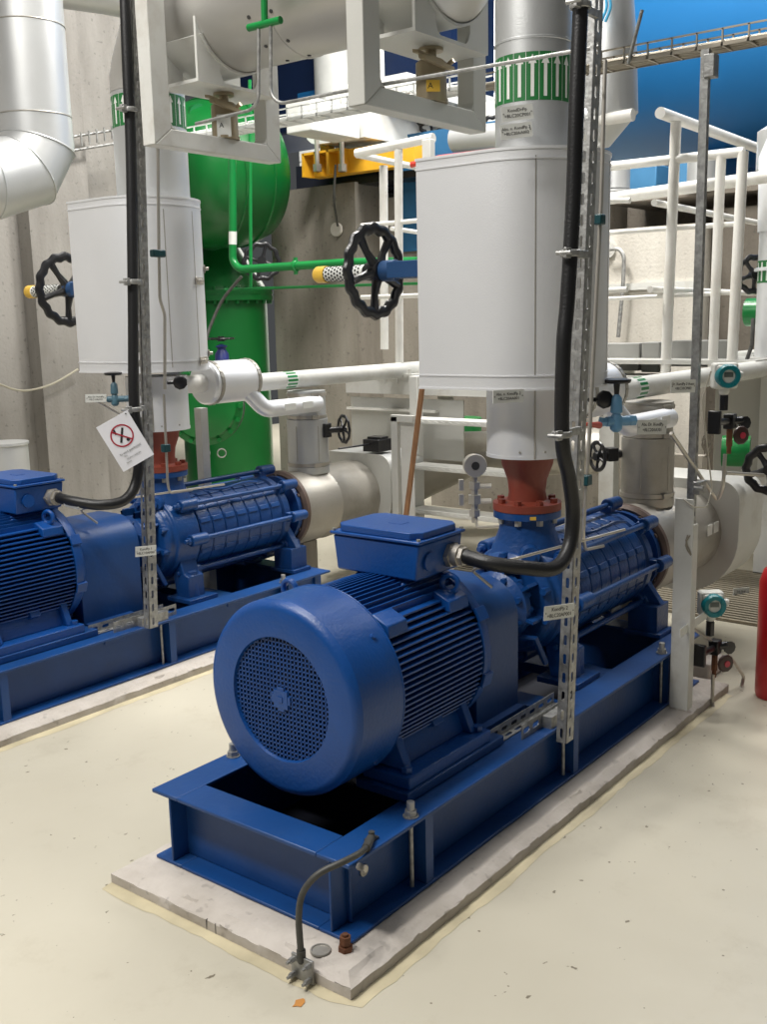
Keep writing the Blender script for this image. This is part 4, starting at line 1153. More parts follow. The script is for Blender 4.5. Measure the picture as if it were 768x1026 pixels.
tubeobj([Yp(606, 60, .0), Yp(602, 200, .0), Yp(597, 300, .0), Yp(592, 400, .0), Yp(590, 440, .0)], .0065, .02, STEEL, 'thin vertical steel tube along the edge of the nearer insulation box')
c = Yp(600, 220, -.01); b = B(); b.obox(c, X_, Y_, Z_, .035, .03, .032)
obj('tube_clip', b, MATS['dark_teal_plastic'], None, bev=.004, label='dark teal clip on the thin tube at the nearer insulation box', cat='clip')
# gauge standing left of the nearer reducer
c = Xp(475, 466, 2.2); n = Vector((-.72, -.69, 0))
t = thing('pressure_gauge', c - Z_ * .25, 'round brass-grey gauge on stacked fittings left of the nearer red reducer', 'gauge')
b = B(); b.lathe(c, n, [(-.03, 0), (-.03, .05), (.02, .055), (.03, .052), (.03, .02), (.022, .018), (.022, 0)], 32); obj('gauge_case', b, STEEL, t)
b = B(); b.cyl(c + n * .031, c + n * .026, .018, n=20); obj('gauge_dial', b, INK, t)
b = B(); z = -.05
for h_, r_ in ((.03, .014), (.03, .028), (.03, .018), (.04, .032), (.03, .018), (.03, .028), (.03, .016)):
    b.cyl(c + Z_ * z, c + Z_ * (z - h_), r_, n=6); z -= h_
for dz in (-.10, -.17): b.cyl(c + Z_ * dz, c + Z_ * dz + Vector((.05, -.06, 0)), .012, n=6); b.obox(c + Vector((-.045, .045, dz + .01)), (1, -1, 0), Z_, (1, 1, 0), .02, .05, .03)
obj('fitting_stack', b, STEEL, t)
b = B(); b.tube([c - Z_ * .25, c - Z_ * .27 + Vector((-.1, -.08, 0)), Vector((1.62, .50, .80))], .007, 10, fil=.03); obj('sensing_tube', b, STEEL, t)

# ================================================================== thin overhead conduits with the green T-marker, at the strut line
tubeobj([Xp(196, 124, 1.2), Xp(252, 110, 1.2), Xp(259, 100, 1.2), Xp(259, 28, 1.2)], .0065, .03, GALV, 'thin conduit rising at the green tee, left of its pair', 'thin_conduit', 'conduit')
tubeobj([Xp(271, 26, 1.2), Xp(271, 95, 1.2), Xp(280, 104, 1.2), Xp(352, 90, 1.2), Xp(600, 47, 1.2)], .0065, .03, GALV, 'thin conduit dropping at the green tee then crossing toward the nearer post', 'thin_conduit', 'conduit')
t = thing('green_tee', Xp(265, 26, 1.2), 'small green tee-shaped pipe fitting hanging under the header', 'fitting')
b = B(); b.tube([Xp(249, 28, 1.2), Xp(281, 20, 1.2)], .014, 14); b.tube([Xp(265, 24, 1.2), Xp(264, -30, 1.2)], .013, 14); obj('tee_body', b, GREEN, t)

# ================================================================== cable tray running across at x = 2.1
def tray(y0, y1, label, zf, mt, x0=2.1, w=.11):
    t = thing('cable_tray', (x0 + w / 2, (y0 + y1) / 2, zf(y0)), label, 'cable tray', 'cable trays')
    n = 12
    ys = [y0 + (y1 - y0) * i / n for i in range(n + 1)]
    b = B()
    for xx in (x0, x0 + w):
        for dz, h_ in ((0, .012), (.055, .006)):
            for a, c in zip(ys, ys[1:]):
                b.add([(xx, a, zf(a) + dz), (xx + .006, a, zf(a) + dz), (xx + .006, a, zf(a) + dz + h_), (xx, a, zf(a) + dz + h_), (xx, c, zf(c) + dz), (xx + .006, c, zf(c) + dz), (xx + .006, c, zf(c) + dz + h_), (xx, c, zf(c) + dz + h_)],
                      [(0, 1, 2, 3), (7, 6, 5, 4), (0, 4, 5, 1), (1, 5, 6, 2), (2, 6, 7, 3), (3, 7, 4, 0)])
    obj('side_rail', b, mt, t, flat=True)
    b = B(); k = y0 + .05
    while k < y1:
        b.box(x0, x0 + w, k, k + .008, zf(k), zf(k) + .006); b.box(x0, x0 + .006, k, k + .006, zf(k), zf(k) + .06); b.box(x0 + w, x0 + w + .006, k, k + .006, zf(k), zf(k) + .06)
        k += .095
    obj('rung', b, mt, t, flat=True)
    b = B()
    for j in range(6):
        xx = x0 + .012 + j * .018
        b.tube([(xx, a, zf(a) + .014 + .004 * math.sin(a * 3 + j)) for a in ys], .0095, 8)
    obj('cable_bundle', b, TRAYM if mt is TRAYM else mt, t)
tray(-.9, .94, 'wire cable tray with cables crossing before the blue tank at upper right', lambda y: 2.545, TRAYM)
tray(.95, 3.1, 'pale wire cable tray crossing behind the hanger frames', lambda y: 2.56, WTRAY)
tubeobj([Xp(629, 64, 2.1), Xp(643, 10, 2.1)], .007, 0, GALV, 'thin slanting rod sticking up from the cable tray before the blue tank', 'thin_rod', 'rod')

# ================================================================== stairs, platform and rails
t = thing('access_stair', (3.3, 1.86, 0), 'pale grey steel ladder stair between the two suction lines', 'stair')
for y_ in (1.47, 2.22):
    b = B(); b.box(3.30, 3.36, y_ - .05, y_ + .01, 0, 1.26); obj('stringer', b, LGPNT, t, bev=.004)
for i, z_ in enumerate((.17, .435, .705, .985)):
    b = B(); b.box(3.2, 3.34, 1.48, 2.2, z_, z_ + .028)
    for k in range(14): b.obox((3.199, 1.51 + k * .05, z_ + .014), (0, 1, .4), X_, Z_, .03, .004, .004)
    obj('tread', b, GALV if False else LGPNT, t, bev=.003)
t = thing('platform', (4.0, 2.2, 0), 'grey steel access platform deck behind the two pumps', 'platform')
b = B(); b.box(3.5, 4.6, 1.35, 2.95, 1.215, 1.245)
obj('deck', b, LGPNT, t, bev=.003)
b = B(); b.box(3.5, 3.51, 1.35, 2.9, 1.13, 1.215); b.box(3.47, 3.60, 2.33, 2.62, 1.245, 1.26)
for yy in (2.37, 2.47, 2.57): b.cyl((3.50, yy, 1.20), (3.50, yy, 1.29), .012, n=6)
obj('fascia', b, LGPNT, t)
b = B(); b.box(3.55, 3.56, 2.0, 2.9, .72, 1.10)
obj('splash_plate', b, GPNT, t)
b = B(); b.box(3.5, 3.55, 2.18, 2.90, 1.02, 1.034)
obj('guard_bar', b, WPNT, t)
for y_ in (2.25, 2.15 + .0):
    pass
b = B(); b.box(3.99, 4.07, 1.2, 1.3, 0, 1.31); b.box(4.5, 4.6, .4, .5, 0, 1.31); obj('support_leg', b, LGPNT, t, bev=.004)
b = B(); b.box(3.97, 4.6, .36, 1.4, 1.31, 1.335)
obj('upper_deck', b, LGPNT, t)
def rail_thing(label, segs, r=.025):
    p_ = segs[0][0]
    t = thing('guard_rail', (p_[0], p_[1], min(min(Vector(q).z for q in s[:-1]) if False else Vector(s[0]).z for s in segs)), label, 'railing', 'white guard rails')
    for s in segs:
        name = s[-2]; rr = s[-1]
        b = B(); b.tube([Vector(q) for q in s[:-2]], rr, 18, fil=.05); obj(name, b, WPNT, t)
    return t
# left part near handwheel
rail_thing('white tubular guard rail behind the black handwheel of the nearer pump', [
    (Xp(400, 378, 3.5), Xp(399, 172, 3.5), Xp(399, 150, 3.5), 'rail_post', .026),
    (Xp(385, 350, 3.8), Xp(384, 166, 3.8), 'rail_post', .028),
    (Xp(357, 154, 3.5), Xp(434, 138, 3.5), 'top_rail', .028),
    (Xp(358, 155, 3.5), Xp(428, 170, 4.3), 'top_rail', .020),
    (Xp(362, 226, 3.5), Xp(420, 221, 3.5), 'mid_rail', .014),
    (Xp(392, 229, 3.6), Xp(420, 233, 3.9), 'mid_rail', .014),
    (Xp(362, 298, 3.5), Xp(420, 296, 3.5), 'mid_rail', .014)])
b = B(); p_ = Xp(427, 175, 3.4); b.box(3.40, 3.45, p_.y - .03, p_.y + .03, p_.z, p_.z + .20)
obj('square_post', b, WPNT, None, bev=.004, label='short white square post end above the nearer insulation box', cat='post')
# right part
rail_thing('white tubular guard rail at right in front of the light concrete wall', [
    (Xp(666, 384, 4.0), Xp(677, 122, 4.0), 'rail_post', .030),
    (Xp(713, 378, 4.0), Xp(722, 156, 4.0), 'rail_post', .027),
    (Xp(732, 378, 4.0), Xp(744, 152, 4.0), 'rail_post', .029),
    (Yp(661, 113, .9), Yp(768, 152, .9), 'top_rail', .031),
    (Yp(655, 203, .93), Yp(757, 223, .93), 'mid_rail', .019),
    (Yp(651, 290, .95), Yp(757, 294, .95), 'mid_rail', .019),
    (Xp(600, 168, 4.0), Xp(745, 152, 4.0), 'top_rail', .026),
    (Xp(600, 234, 4.03), Xp(742, 224, 4.03), 'mid_rail', .014),
    (Xp(600, 300, 4.03), Xp(736, 293, 4.03), 'mid_rail', .012)])
b = B(); b.tube([Xp(560, 206, 4.3), Xp(790, 174, 4.3)], .036, 20)
obj('white_pipe', b, WPNT, None, label='thick white horizontal pipe crossing behind the right guard rail', cat='pipe')
for (a, c, rr, lb) in ((Xp(590, 201, 3.7), Xp(631, 206 - 5, 3.7), .02, 'short white capped rod end level with the concrete ledge, upper one'), (Xp(590, 292, 3.7), Xp(628, 290, 3.7), .02, 'short white capped rod end level with the cable box, lower one')):
    b = B(); b.tube([a, c], rr * .8, 14); obj('rod_end', b, WPNT, None, label=lb, cat='rod')
b = B(); b.tube([Xp(590, 122, 3.2), Xp(634, 115, 3.2)], .030, 18)
obj('rod_end', b, WPNT, None, label='short thick capped pipe end before the aluminium elbow near the blue tank', cat='rod')
# grey trunking boxes at right rail foot
for (xa_, xb_, ya, yb, lb) in ((598, 640, 344, 371, 'grey metal trunking box at the left post of the right guard rail'), (642, 660, 343, 373, 'narrow grey metal trunking box beside the right rail post'), (671, 729, 341, 367, 'wide grey metal trunking panel below the right guard rail')):
    p1, p2 = Xp(xa_, yb, 4.2), Xp(xb_, ya, 4.2)
    b = B(); b.box(4.2, 4.34, p2.y, p1.y, p1.z, p2.z)
    t = obj('trunking_box', b, TRG, None, bev=.004, label=lb, cat='trunking', group='grey trunking')
p1, p2 = Xp(598, 378, 3.95), Xp(735, 366, 3.95)
b = B(); b.box(3.93, 4.25, p2.y, p1.y, p1.z - .015, p1.z + .01)
obj('kick_plate', b, LGPNT, None, label='pale steel edge strip under the grey trunking', cat='edge strip')

t = thing('steel_portal', (2.96, 2.0, 0), 'slim pale steel portal post with plate in front of the ladder stair', 'post')
b = B(); b.box(2.94, 2.97, 2.055, 2.10, 0, 1.05); b.box(2.94, 2.97, 1.94, 2.10, 1.02, 1.06); obj('portal_post', b, GPNT, t, bev=.002)
b = B(); b.box(2.972, 2.976, 1.96, 2.053, 0, 1.02); obj('portal_plate', b, LGPNT, t)
# wooden handle leaning
b = B(); b.tube([(3.15, 2.02, 0.02), (3.28, 1.98, 1.27)], .017, 14)
p1, p2 = Xp(407, 514, 2.86), Xp(423, 386, 2.9)
d = (p1 - p2); lo = p2 + d * ((p2.z - .01) / (p2.z - p1.z))
b = B(); b.tube([lo, p2 + (p2 - lo).normalized() * .12], .016, 14)
obj('wooden_handle', b, WOOD, None, label='brown wooden broom handle leaning against the pale ladder stair', cat='handle')

# ================================================================== concrete bodies behind
b = B(); p1 = Xp(270, 193, 5.6); p2 = Xp(355, 183, 5.6)
b.box(5.6, 8.0, p2.y, p1.y, 0, p1.z)
obj('concrete_pier', b, CONP, None, label='massive grey concrete pier behind the upright cylinder, yellow beam above it', cat='pier')
b = B(); b.box(5.95, 6.6, 2.35, p2.y + .02, 0, p1.z - .12)
obj('concrete_pier', b, CONP, None, label='lower recessed concrete pier behind the left white guard rail', cat='pier')
q1, q2 = Xp(600, 231, 6.0), Xp(698, 224, 6.0)
b = B(); b.box(6.0, 6.85, q2.y, 2.349, 0, q1.z)
obj('concrete_wall_block', b, CONL, None, label='light concrete wall block behind the right guard rail', cat='wall block')
b = B(); b.box(5.97, 6.0, q2.y, 2.3, Xp(650, 290, 5.97).z, Xp(650, 283, 5.97).z); 
obj('wall_ledge', b, LGPNT, None, label='thin grey ledge strip across the light concrete block', cat='ledge')
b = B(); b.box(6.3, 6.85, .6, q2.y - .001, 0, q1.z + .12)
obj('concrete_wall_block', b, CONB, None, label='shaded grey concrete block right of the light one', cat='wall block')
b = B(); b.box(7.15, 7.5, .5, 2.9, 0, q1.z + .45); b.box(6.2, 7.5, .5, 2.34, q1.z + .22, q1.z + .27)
obj('recess_block', b, CONB, None, label='concrete recess coloured dark as in shade, above the light wall block', cat='wall block')
# looped conduit on the light wall
pp = Xp(607, 250, 5.9)
t = thing('wall_conduit', pp, 'thin looped conduit coming out of a round wall rosette', 'conduit')
b = B(); b.tube([Xp(606, 250, 5.9), Xp(620, 249, 5.9), Xp(625, 256, 5.9), Xp(624, 285, 5.9), Xp(619, 338, 5.9)], .016, 10, fil=.06); obj('bent_tube', b, GALV, t)
b = B(); b.cyl(Xp(607, 250, 5.99), Xp(607, 250, 5.95), .07, n=24); obj('rosette', b, LGPNT, t)

# ================================================================== blue tank and neighbours
t = thing('blue_tank', (9.3, 0, 2.4), 'huge blue cylindrical tank filling the upper right background', 'tank')
b = B(); b.lathe((9.0, -2.6, 4.52), Y_, [(0, 0), (.1, .9), (.35, 1.35), (.6, 1.5), (6.2, 1.5), (6.45, 1.35), (6.7, .9), (6.8, 0)], 96)
obj('tank_shell', b, TANK, t)
b = B()
for y_ in (-.2, 2.2): b.box(8.4, 9.6, y_, y_ + .25, 2.0, 3.3)
obj('saddle', b, TANK, t)
b = B(); b.box(8.0, 10, -1, 3.4, 0, 2.0)
obj('tank_base', b, CONP, None, label='dark concrete base under the huge blue tank', cat='base')
for px, py, w_, h_, lb in ((640, 182, .30, .26, 'small blue steel box below the blue tank, left of the pair'), (688, 172, .22, .24, 'small blue steel box below the blue tank, right of the pair')):
    p = Xp(px, py, 6.7); b = B(); b.box(6.7, 7.1, p.y - w_ / 2, p.y + w_ / 2, p.z - h_ / 2, p.z + h_ / 2)
    obj('blue_box', b, mat('cabinet_blue', (.05, .19, .36), .5), None, bev=.01, label=lb, cat='box')
for px, py, lb in ((617, 175, 'silver drum insulation on pipes below the blue tank, left one'), (703, 168, 'silver drum insulation on pipes below the blue tank, right one')):
    p = Xp(px, py, 6.2); b = B(); b.cyl(p - Z_ * .11, p + Z_ * .09, .11, n=28); b.cyl(p - Z_ * .14, p - Z_ * .12, .13, n=28)
    obj('clad_drum', b, ALU, None, label=lb, cat='drum')
# navy vessel left behind header
b = B(); p1, p2 = Xp(281, 135, 7.5), Xp(318, 50, 7.5)
b.box(7.5, 8.6, p2.y, p1.y + 1.2, p1.z, p2.z + 1.2)
obj('navy_tank', b, NAVY, None, bev=.05, label='dark navy blue tank wall seen under the header at left of the white duct', cat='tank')
b = B(); b.box(7.45, 7.49, p2.y, p2.y + .28, p1.z + .28, p1.z + .40)
obj('blue_bracket', b, TANK, None, label='small bright blue bracket on the dark navy tank', cat='bracket')
b = B(); p1, p2 = Xp(382, 130, 7.0), Xp(440, 40, 7.0); b.box(7.2, 8.0, p2.y, p1.y + .1, p1.z - .1, p2.z + 1.2)
obj('navy_tank', b, NAVY, None, label='dark navy tank wall seen through the nearer hanger frame', cat='tank')
b = B(); p1, p2 = Xp(322, 110, 6.9), Xp(350, 40, 6.9); b.lathe(((6.9), (p1.y + p2.y) / 2, p1.z), Z_, [(0, 0), (0, .22), (2.0, .22)], 32)
obj('white_column', b, LABW, None, label='bright white vertical duct column behind the header left of the nearer frame', cat='column')
# blue lower panel behind rail
p1, p2 = Xp(405, 200, 5.9), Xp(425, 150, 5.9)
b = B(); b.box(5.9, 5.94, 2.3, p1.y + .1, 2.2, 3.2); obj('blue_partition', b, mat('panel_blue', (.02, .12, .26), .5), None, label='blue panel above the concrete behind the left guard rail', cat='panel')

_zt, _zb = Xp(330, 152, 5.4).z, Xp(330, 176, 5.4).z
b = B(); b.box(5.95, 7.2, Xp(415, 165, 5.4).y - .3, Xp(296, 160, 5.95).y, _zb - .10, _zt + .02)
obj('dark_backing_block', b, MATS['dark_hollow'], None, label='dark box added as shade behind the yellow beam', cat='shade block')  # dark box added to cover the bright back wall behind the beam
# white rounded duct boxes above the pier
p1, p2 = Xp(308, 140, 5.3), Xp(362, 95, 5.3)
t = thing('white_duct', (5.3, p1.y, p1.z), 'large white insulated duct box with rounded corner above the concrete pier', 'duct')
zl, zh = Xp(335, 142, 5.3).z, Xp(335, 98, 5.3).z
yl, yr = Xp(365, 120, 5.3).y, Xp(304, 120, 5.3).y
P = [(yl, zl), (yr - .25, zl)] + [(yr - .15 + .15 * math.cos(math.radians(a)), zl + .15 + .15 * math.sin(math.radians(a))) for a in (-80, -60, -40, -20, 0)] + [(yr, zh - .05), (yr - .1, zh), (yl, zh)]
b = B(); b.ext(P, (5.3, 0, 0), Y_, Z_, (2.2, 0, 0)); obj('duct_body', b, LABW, t, sharp=20)
b = B(); b.box(5.29, 5.305, (yl + yr) / 2 - .1, (yl + yr) / 2 - .09, zl, zh); obj('duct_seam', b, GPNT, t)
b = B(); zt3 = Xp(335, 80, 5.3).z; P = [(yl - .3, zh), (yr - .1, zh)] + [(yr - .35 + .3 * math.cos(math.radians(a)), zh + (zt3 - zh) * math.sin(math.radians(a))) for a in (0, 30, 60, 90)] + [(yl - .3, zt3)]
b.ext(P, (5.5, 0, 0), Y_, Z_, (1.8, 0, 0)); obj('duct_cover', b, LABW, t, sharp=20)
# white square duct stub
p = Xp(300, 115, 4.6); b = B(); b.box(4.6, 5.2, p.y - .12, p.y + .15, p.z - .13, p.z + .12); 
obj('duct_stub', b, LABW, None, bev=.01, label='small white box-shaped duct stub above the green vessel', cat='duct')
# light grey panels behind, right of duct under nearer frame
b = B(); p1, p2 = Xp(372, 165, 6.3), Xp(500, 100, 6.3); b.box(6.3, 6.5, p2.y, p1.y, p1.z, p2.z)
obj('pale_partition', b, LABW, None, label='pale clad panel behind the small blue valves under the nearer frame', cat='panel')
for px, lb, py in ((410, 'small blue valve with black wheel below the nearer hanger frame, left of the pair', 118), (470, 'small blue valve with black wheel below the nearer hanger frame, right of the pair', 128)):
    p = Xp(px, py, 6.1); t = thing('small_blue_valve', p - Z_ * .1, lb, 'valve', 'small blue valves')
    b = B(); b.cyl(p + Vector((.1, .1, -.02)), p, .06, .08, 12); b.obox(p, X_, Y_, Z_, .09, .16, .07); obj('valve_body', b, mat('bright_blue', (.03, .15, .5), .4), t, bev=.01)
    b = B(); wheel(b, p + Vector((-.02, -.25, -.06)), (1, .4, .2), .11, .018, 5, .006, 10, .03); obj('handwheel', b, BLKP, t)
b = B(); p = Xp(480, 142, 5.6); b.tube([Xp(455, 140, 5.6), Xp(520, 134, 5.6)], .10, 24)
obj('clad_pipe', b, ALU, None, label='horizontal silver pipe between the nearer frame and the nearer riser', cat='pipe')
# red hose on top of box level
b = B(); b.tube([Xp(412, 165, 3.9), Xp(440, 158, 3.9), Xp(500, 150, 3.9)], [.02, .016, .014], 12)
obj('red_pipe', b, ORNG, None, label='thin red pipe rising behind the top of the nearer insulation box', cat='pipe')
# yellow crane beam
t = thing('yellow_beam', (5.2, 4, 2.9), 'yellow painted steel beam with web pockets resting above the concrete pier', 'beam')
zt_, zb_ = Xp(330, 152, 5.4).z, Xp(330, 176, 5.4).z
ya, ybm, yb = Xp(303, 160, 5.3).y, Xp(348, 160, 5.4).y, Xp(415, 165, 5.4).y
b = B(); b.box(5.4, 5.52, yb, ybm, zb_, zt_); b.box(5.42, 5.52, ybm, ya, zb_, zt_); b.box(5.3, 5.42, ybm, ya, zt_ - .02, zt_); 
obj('beam_web', b, YEL, t)
b = B()
for k in range(4): yy = ybm + (ya - ybm) * k / 3; b.box(5.3, 5.42, yy - .012, yy + .012, zb_, zt_)
obj('web_rib', b, YEL, t)
b = B(); pv = Xp(327, 150, 5.45); b.box(5.42, 5.5, pv.y - .05, pv.y + .05, pv.z - .02, pv.z + .05); obj('lug', b, YEL, t)
b = B(); b.box(5.65, 5.94, yb - .3, ya, zb_ - .06, zb_); obj('bearing_plate', b, BLKP, t)
for px, lb in ((318, 'steel hanger rod with nut before the yellow beam, left of the pair'), (343, 'steel hanger rod with nut before the yellow beam, right of the pair')):
    b = B(); p = Xp(px, 172, 5.25); b.cyl(p, p + Z_ * .32, .02, n=12); b.cyl(p, p + Z_ * .06, .04, n=6)
    obj('hanger_rod', b, STEEL, None, label=lb, cat='rod')
tubeobj([Xp(336, 165, 5.2), Xp(334, 200, 5.2), Xp(338, 226, 5.55)], .01, .1, DGREY, 'thin grey cable hanging down the concrete pier face', 'hanging_cable', 'cable')
b = B(); p = Xp(338, 230, 5.58); b.cyl(p, p - X_ * .03, .06, n=20); obj('wall_socket', b, CONL, None, label='pale round patch on the concrete pier at the cable end', cat='patch')

# ================================================================== green equipment
t = thing('green_vessel', (5.0, 5, 2.2), 'big green painted vessel on a bolted vertical duct behind the farther riser', 'vessel')
gc = Xp(225, 185, 4.9)
b = B(); A0 = Vector((4.55, gc.y + .12, gc.z + .05)); dr = Vector((.9, -.15, .1)).normalized()
b.lathe(A0 - dr * .25, dr, [(0, 0), (.02, .32), (.08, .48), (.2, .58), (.45, .63), (.8, .63), (.95, .58), (1.05, .45), (1.1, 0)], 72)
obj('vessel_shell', b, DGREEN, t)
b = B()
for k in (.45, .75): b.torus(A0 - dr * .25 + dr * k, dr, .63, .012, 72, 8)
obj('weld_ring', b, DGREEN, t)
gx_ = Xp(238, 380, 5.0); gcx = Vector((5.1, gx_.y, 0))
r_ = .43
zf_ = Xp(235, 295, 5.0).z
zcn = Xp(235, 262, 5.0).z
gcx = Vector((5.25, Xp(226, 380, 5.25).y, 0))
b = B(); b.lathe(gcx, Z_, [(0, 0), (0, r_), (zf_ - .04, r_)], 64); obj('duct_body', b, DGREEN, t)
b = B(); b.lathe(gcx, Z_, [(zf_ - .05, r_), (zf_ - .05, r_ + .06), (zf_ - .008, r_ + .06), (zf_ - .008, r_ + .055), (zf_ + .008, r_ + .055), (zf_ + .008, r_ + .06), (zf_ + .045, r_ + .06), (zf_ + .045, r_)], 64)
for k in range(28):
    a = 2 * pi * k / 28; c = gcx + Vector(((r_ + .035) * math.cos(a), (r_ + .035) * math.sin(a), 0)); b.cyl(c + Z_ * (zf_ - .08), c + Z_ * (zf_ + .075), .016, n=6)
obj('bolted_flange', b, DGREEN, t)
b = B(); b.lathe(gcx, Z_, [(zf_ + .045, r_), (zf_ + .1, r_ - .02), (zcn + .15, .20), (2.9, .18)], 48); obj('cone', b, DGREEN, t)
# round butterfly flange in front
fc = Xp(208, 415, 4.1); n = Vector((-.5, -.86, 0)).normalized()
t = thing('butterfly_valve', fc - Z_ * .3, 'round green butterfly valve body with bolted rim behind the farther collar', 'valve')
fr = .33
fc = Xp(203, 408, 4.1)
b = B(); b.lathe(fc, Vector((-.75, -.66, 0)), [(-.25, fr * .8), (-.12, fr * .8), (-.12, fr), (-.06, fr), (-.05, fr * .86), (-.02, fr * .8), (-.0, fr * .5), (.02, 0)], 56)
for k in range(16):
    a = 2 * pi * k / 16; u, v_, d_ = frame_of((-.75, -.66, 0)); c = fc + (u * math.cos(a) + v_ * math.sin(a)) * fr * .93; b.cyl(c - d_ * .06, c - d_ * .02, .02, n=6)
obj('valve_disc_body', b, DGREEN, t)
b = B(); b.lathe(fc, Vector((-.75, -.66, 0)), [(-.20, 0), (-.20, fr * 1.02), (-.15, fr * 1.02), (-.15, 0)], 56); obj('wafer_ring', b, mat('dark_grey_ring', (.06, .065, .06), .5), t)
# small blue valve on top of casing
p = Xp(222, 352, 4.0)
t = thing('small_blue_valve', p - Z_ * .1, 'dark blue valve with flat black wheel above the farther bypass casing', 'valve', 'small blue valves')
b = B(); b.lathe(p - Z_ * .12, Z_, [(0, 0), (0, .06), (.1, .055), (.14, .03), (.16, .05), (.18, 0)], 20); obj('valve_body', b, mat('indigo_valve', (.02, .03, .16), .4), t)
b = B(); wheel(b, p + Z_ * .1, Z_, .09, .013, 5, .004, 8, .03); obj('handwheel', b, BLKP, t)
# green pipes
G = [('green vertical pipe in front of the big green vessel, thicker one', [Xp(232, 90, 3.9), Xp(233, 215, 3.9), Xp(233, 262, 3.9), Xp(240, 270, 3.9), Xp(352, 263, 3.9), Xp(420, 262, 3.9)], .030),
     ('thin green vertical pipe right of the thicker one', [Xp(250, 80, 3.95), Xp(251, 250, 3.95), Xp(251, 291, 3.95)], .013),
     ('thin green horizontal pipe below the thicker green pipe', [Xp(225, 290, 3.93), Xp(420, 284, 3.93)], .010)]
for lb, pts, rr in G:
    t = thing('green_pipe', pts[0], lb, 'pipe', 'green pipes')
    b = B(); b.tube(pts, rr, 16, fil=.10); obj('pipe_run', b, GREEN, t)
    if rr == .030:
        for px in (296,):
            b = B(); c = Xp(px, 266.5, 3.9); b.torus(c, Y_, .034, .010, 24, 8, 0, 1, 1.5); b.box(3.89, 3.91, c.y - .012, c.y + .012, c.z - .06, c.z + .06); obj('pipe_clamp', b, GREEN, t)
        b = B(); b.cyl(Xp(233, 232, 3.9), Xp(233, 245, 3.9), .031, n=18); obj('label_band', b, LABW, t)
tubeobj([Xp(242, 277, 3.85), Xp(222, 300, 3.8), Xp(207, 335, 3.7), Xp(203, 360, 3.6)], .012, .1, DGREY, 'dark cable curving down from the green pipe elbow', 'hanging_cable', 'cable')
b = B(); wheel(b, Xp(262, 262, 4.6), (1, 1, 0), .14, .02, 4, .006, 10, .04); 
t = thing('dark_handwheel', Xp(262, 262, 4.6), 'dark handwheel partly hidden between the green pipes', 'valve'); obj('handwheel', b, BLKP, t)
b = B(); p1, p2 = Xp(288, 130, 4.6), Xp(195, 160, 4.6)
b.lathe((4.5, Xp(200, 98, 4.5).y, Xp(200, 118, 4.5).z - .02), Y_, [(0, 0), (0, .13), (.25, .13), (.25, 0)], 32)
obj('green_drum', b, DGREEN, None, label='small green drum behind the farther spring support', cat='drum')
# rings hanging
for px, lb in ((206, 'small steel ring hanging under the butterfly valve, left one'), (222, 'small steel ring hanging under the butterfly valve, right one')):
    b = B(); b.torus(Xp(px, 454, 4.0), (-.5, -.8, 0), .035, .005, 24, 6); obj('steel_ring', b, GALV, None, label=lb, cat='ring')
# slotted white post right of farther riser
b = B(); b.box(2.10, 2.15, 2.5, 2.55, .0, 1.9)
p1 = Yp(203, 400, 2.6)
b = B(); b.box(p1.x - .02, p1.x + .03, 2.6, 2.65, 0, 1.16)
obj('grey_post', b, LGPNT, None, label='slim pale post behind the farther red reducer', cat='post')

# ================================================================== ducts at upper left
t = thing('silver_elbow_duct', (2.0, 4, 2.2), 'large silver ventilation duct with mitred elbow at upper left', 'duct')
def mitre(path, r, name='duct_segment'):
    for i, (a, c) in enumerate(zip(path, path[1:])):
        pass
    n = 48; rings = []
    u0 = None
    for i, p in enumerate(path):
        d1 = (path[i] - path[i - 1]).normalized() if i else (path[1] - path[0]).normalized()
        d2 = (path[i + 1] - path[i]).normalized() if i < len(path) - 1 else d1
        nrm = (d1 + d2).normalized()
        if u0 is None: u0 = Vector((0, 1, 0))
        v0 = d1.cross(u0).normalized()
        ring = []
        for k in range(n):
            a = 2 * pi * k / n
            q = p + (u0 * math.cos(a) + v0 * math.sin(a)) * r
            tt = (p - q).dot(nrm) / d1.dot(nrm)
            ring.append(q + d1 * tt)
        rings.append(ring)
    return rings
dc = Vector((1.98, 4.0, 0)); dr_ = .215
path = [Vector((1.98, 4.0, 4.2)), Vector((1.98, 4.0, 2.62)), Vector((1.90, 4.0, 2.46)), Vector((1.74, 4.0, 2.36)), Vector((1.0, 4.0, 2.34))]
path = [Yp(30, -60, 4.0), Yp(32, 60, 4.0), Yp(36, 138, 4.0), Yp(20, 178, 4.0), Yp(-60, 200, 4.0)]
path = [Vector((2.02, 4.0, 4.2)), Vector((2.025, 4.0, 2.66)), Vector((1.93, 4.0, 2.51)), Vector((1.66, 4.0, 2.42)), Vector((.9, 4.0, 2.40))]
rings = mitre(path, dr_)
for i in range(len(rings) - 1):
    b = B(); n = 48
    b.add(rings[i] + rings[i + 1], [(k, (k + 1) % n, n + (k + 1) % n, n + k) for k in range(n)])
    obj('duct_segment', b, ALU, t)
for i in range(1, len(rings) - 1):
    b = B(); pts = [p + (p - path[i]) * .006 for p in rings[i]]
    b.tube(pts + [pts[0]], .005, 6); obj('seam_ring', b, ALU, t)
for z_ in (2.82, 3.32):
    b = B(); b.torus((2.023, 4.0, z_), Z_, dr_, .004, 64, 6); obj('seam_ring', b, ALUD, t)
b = B(); b.tube([Yp(55, 0, 4.05), Yp(95, -4, 4.0), Yp(130, -12, 3.6)], .10, 28)
b = B(); b.tube([Vector((1.95, 4.25, 3.66)), Vector((2.5, 3.9, 3.62)), Vector((3.2, 3.9, 3.66))], .15, 28)
obj('silver_pipe', b, ALU, None, label='silver pipe passing behind the top of the mitred duct', cat='pipe')
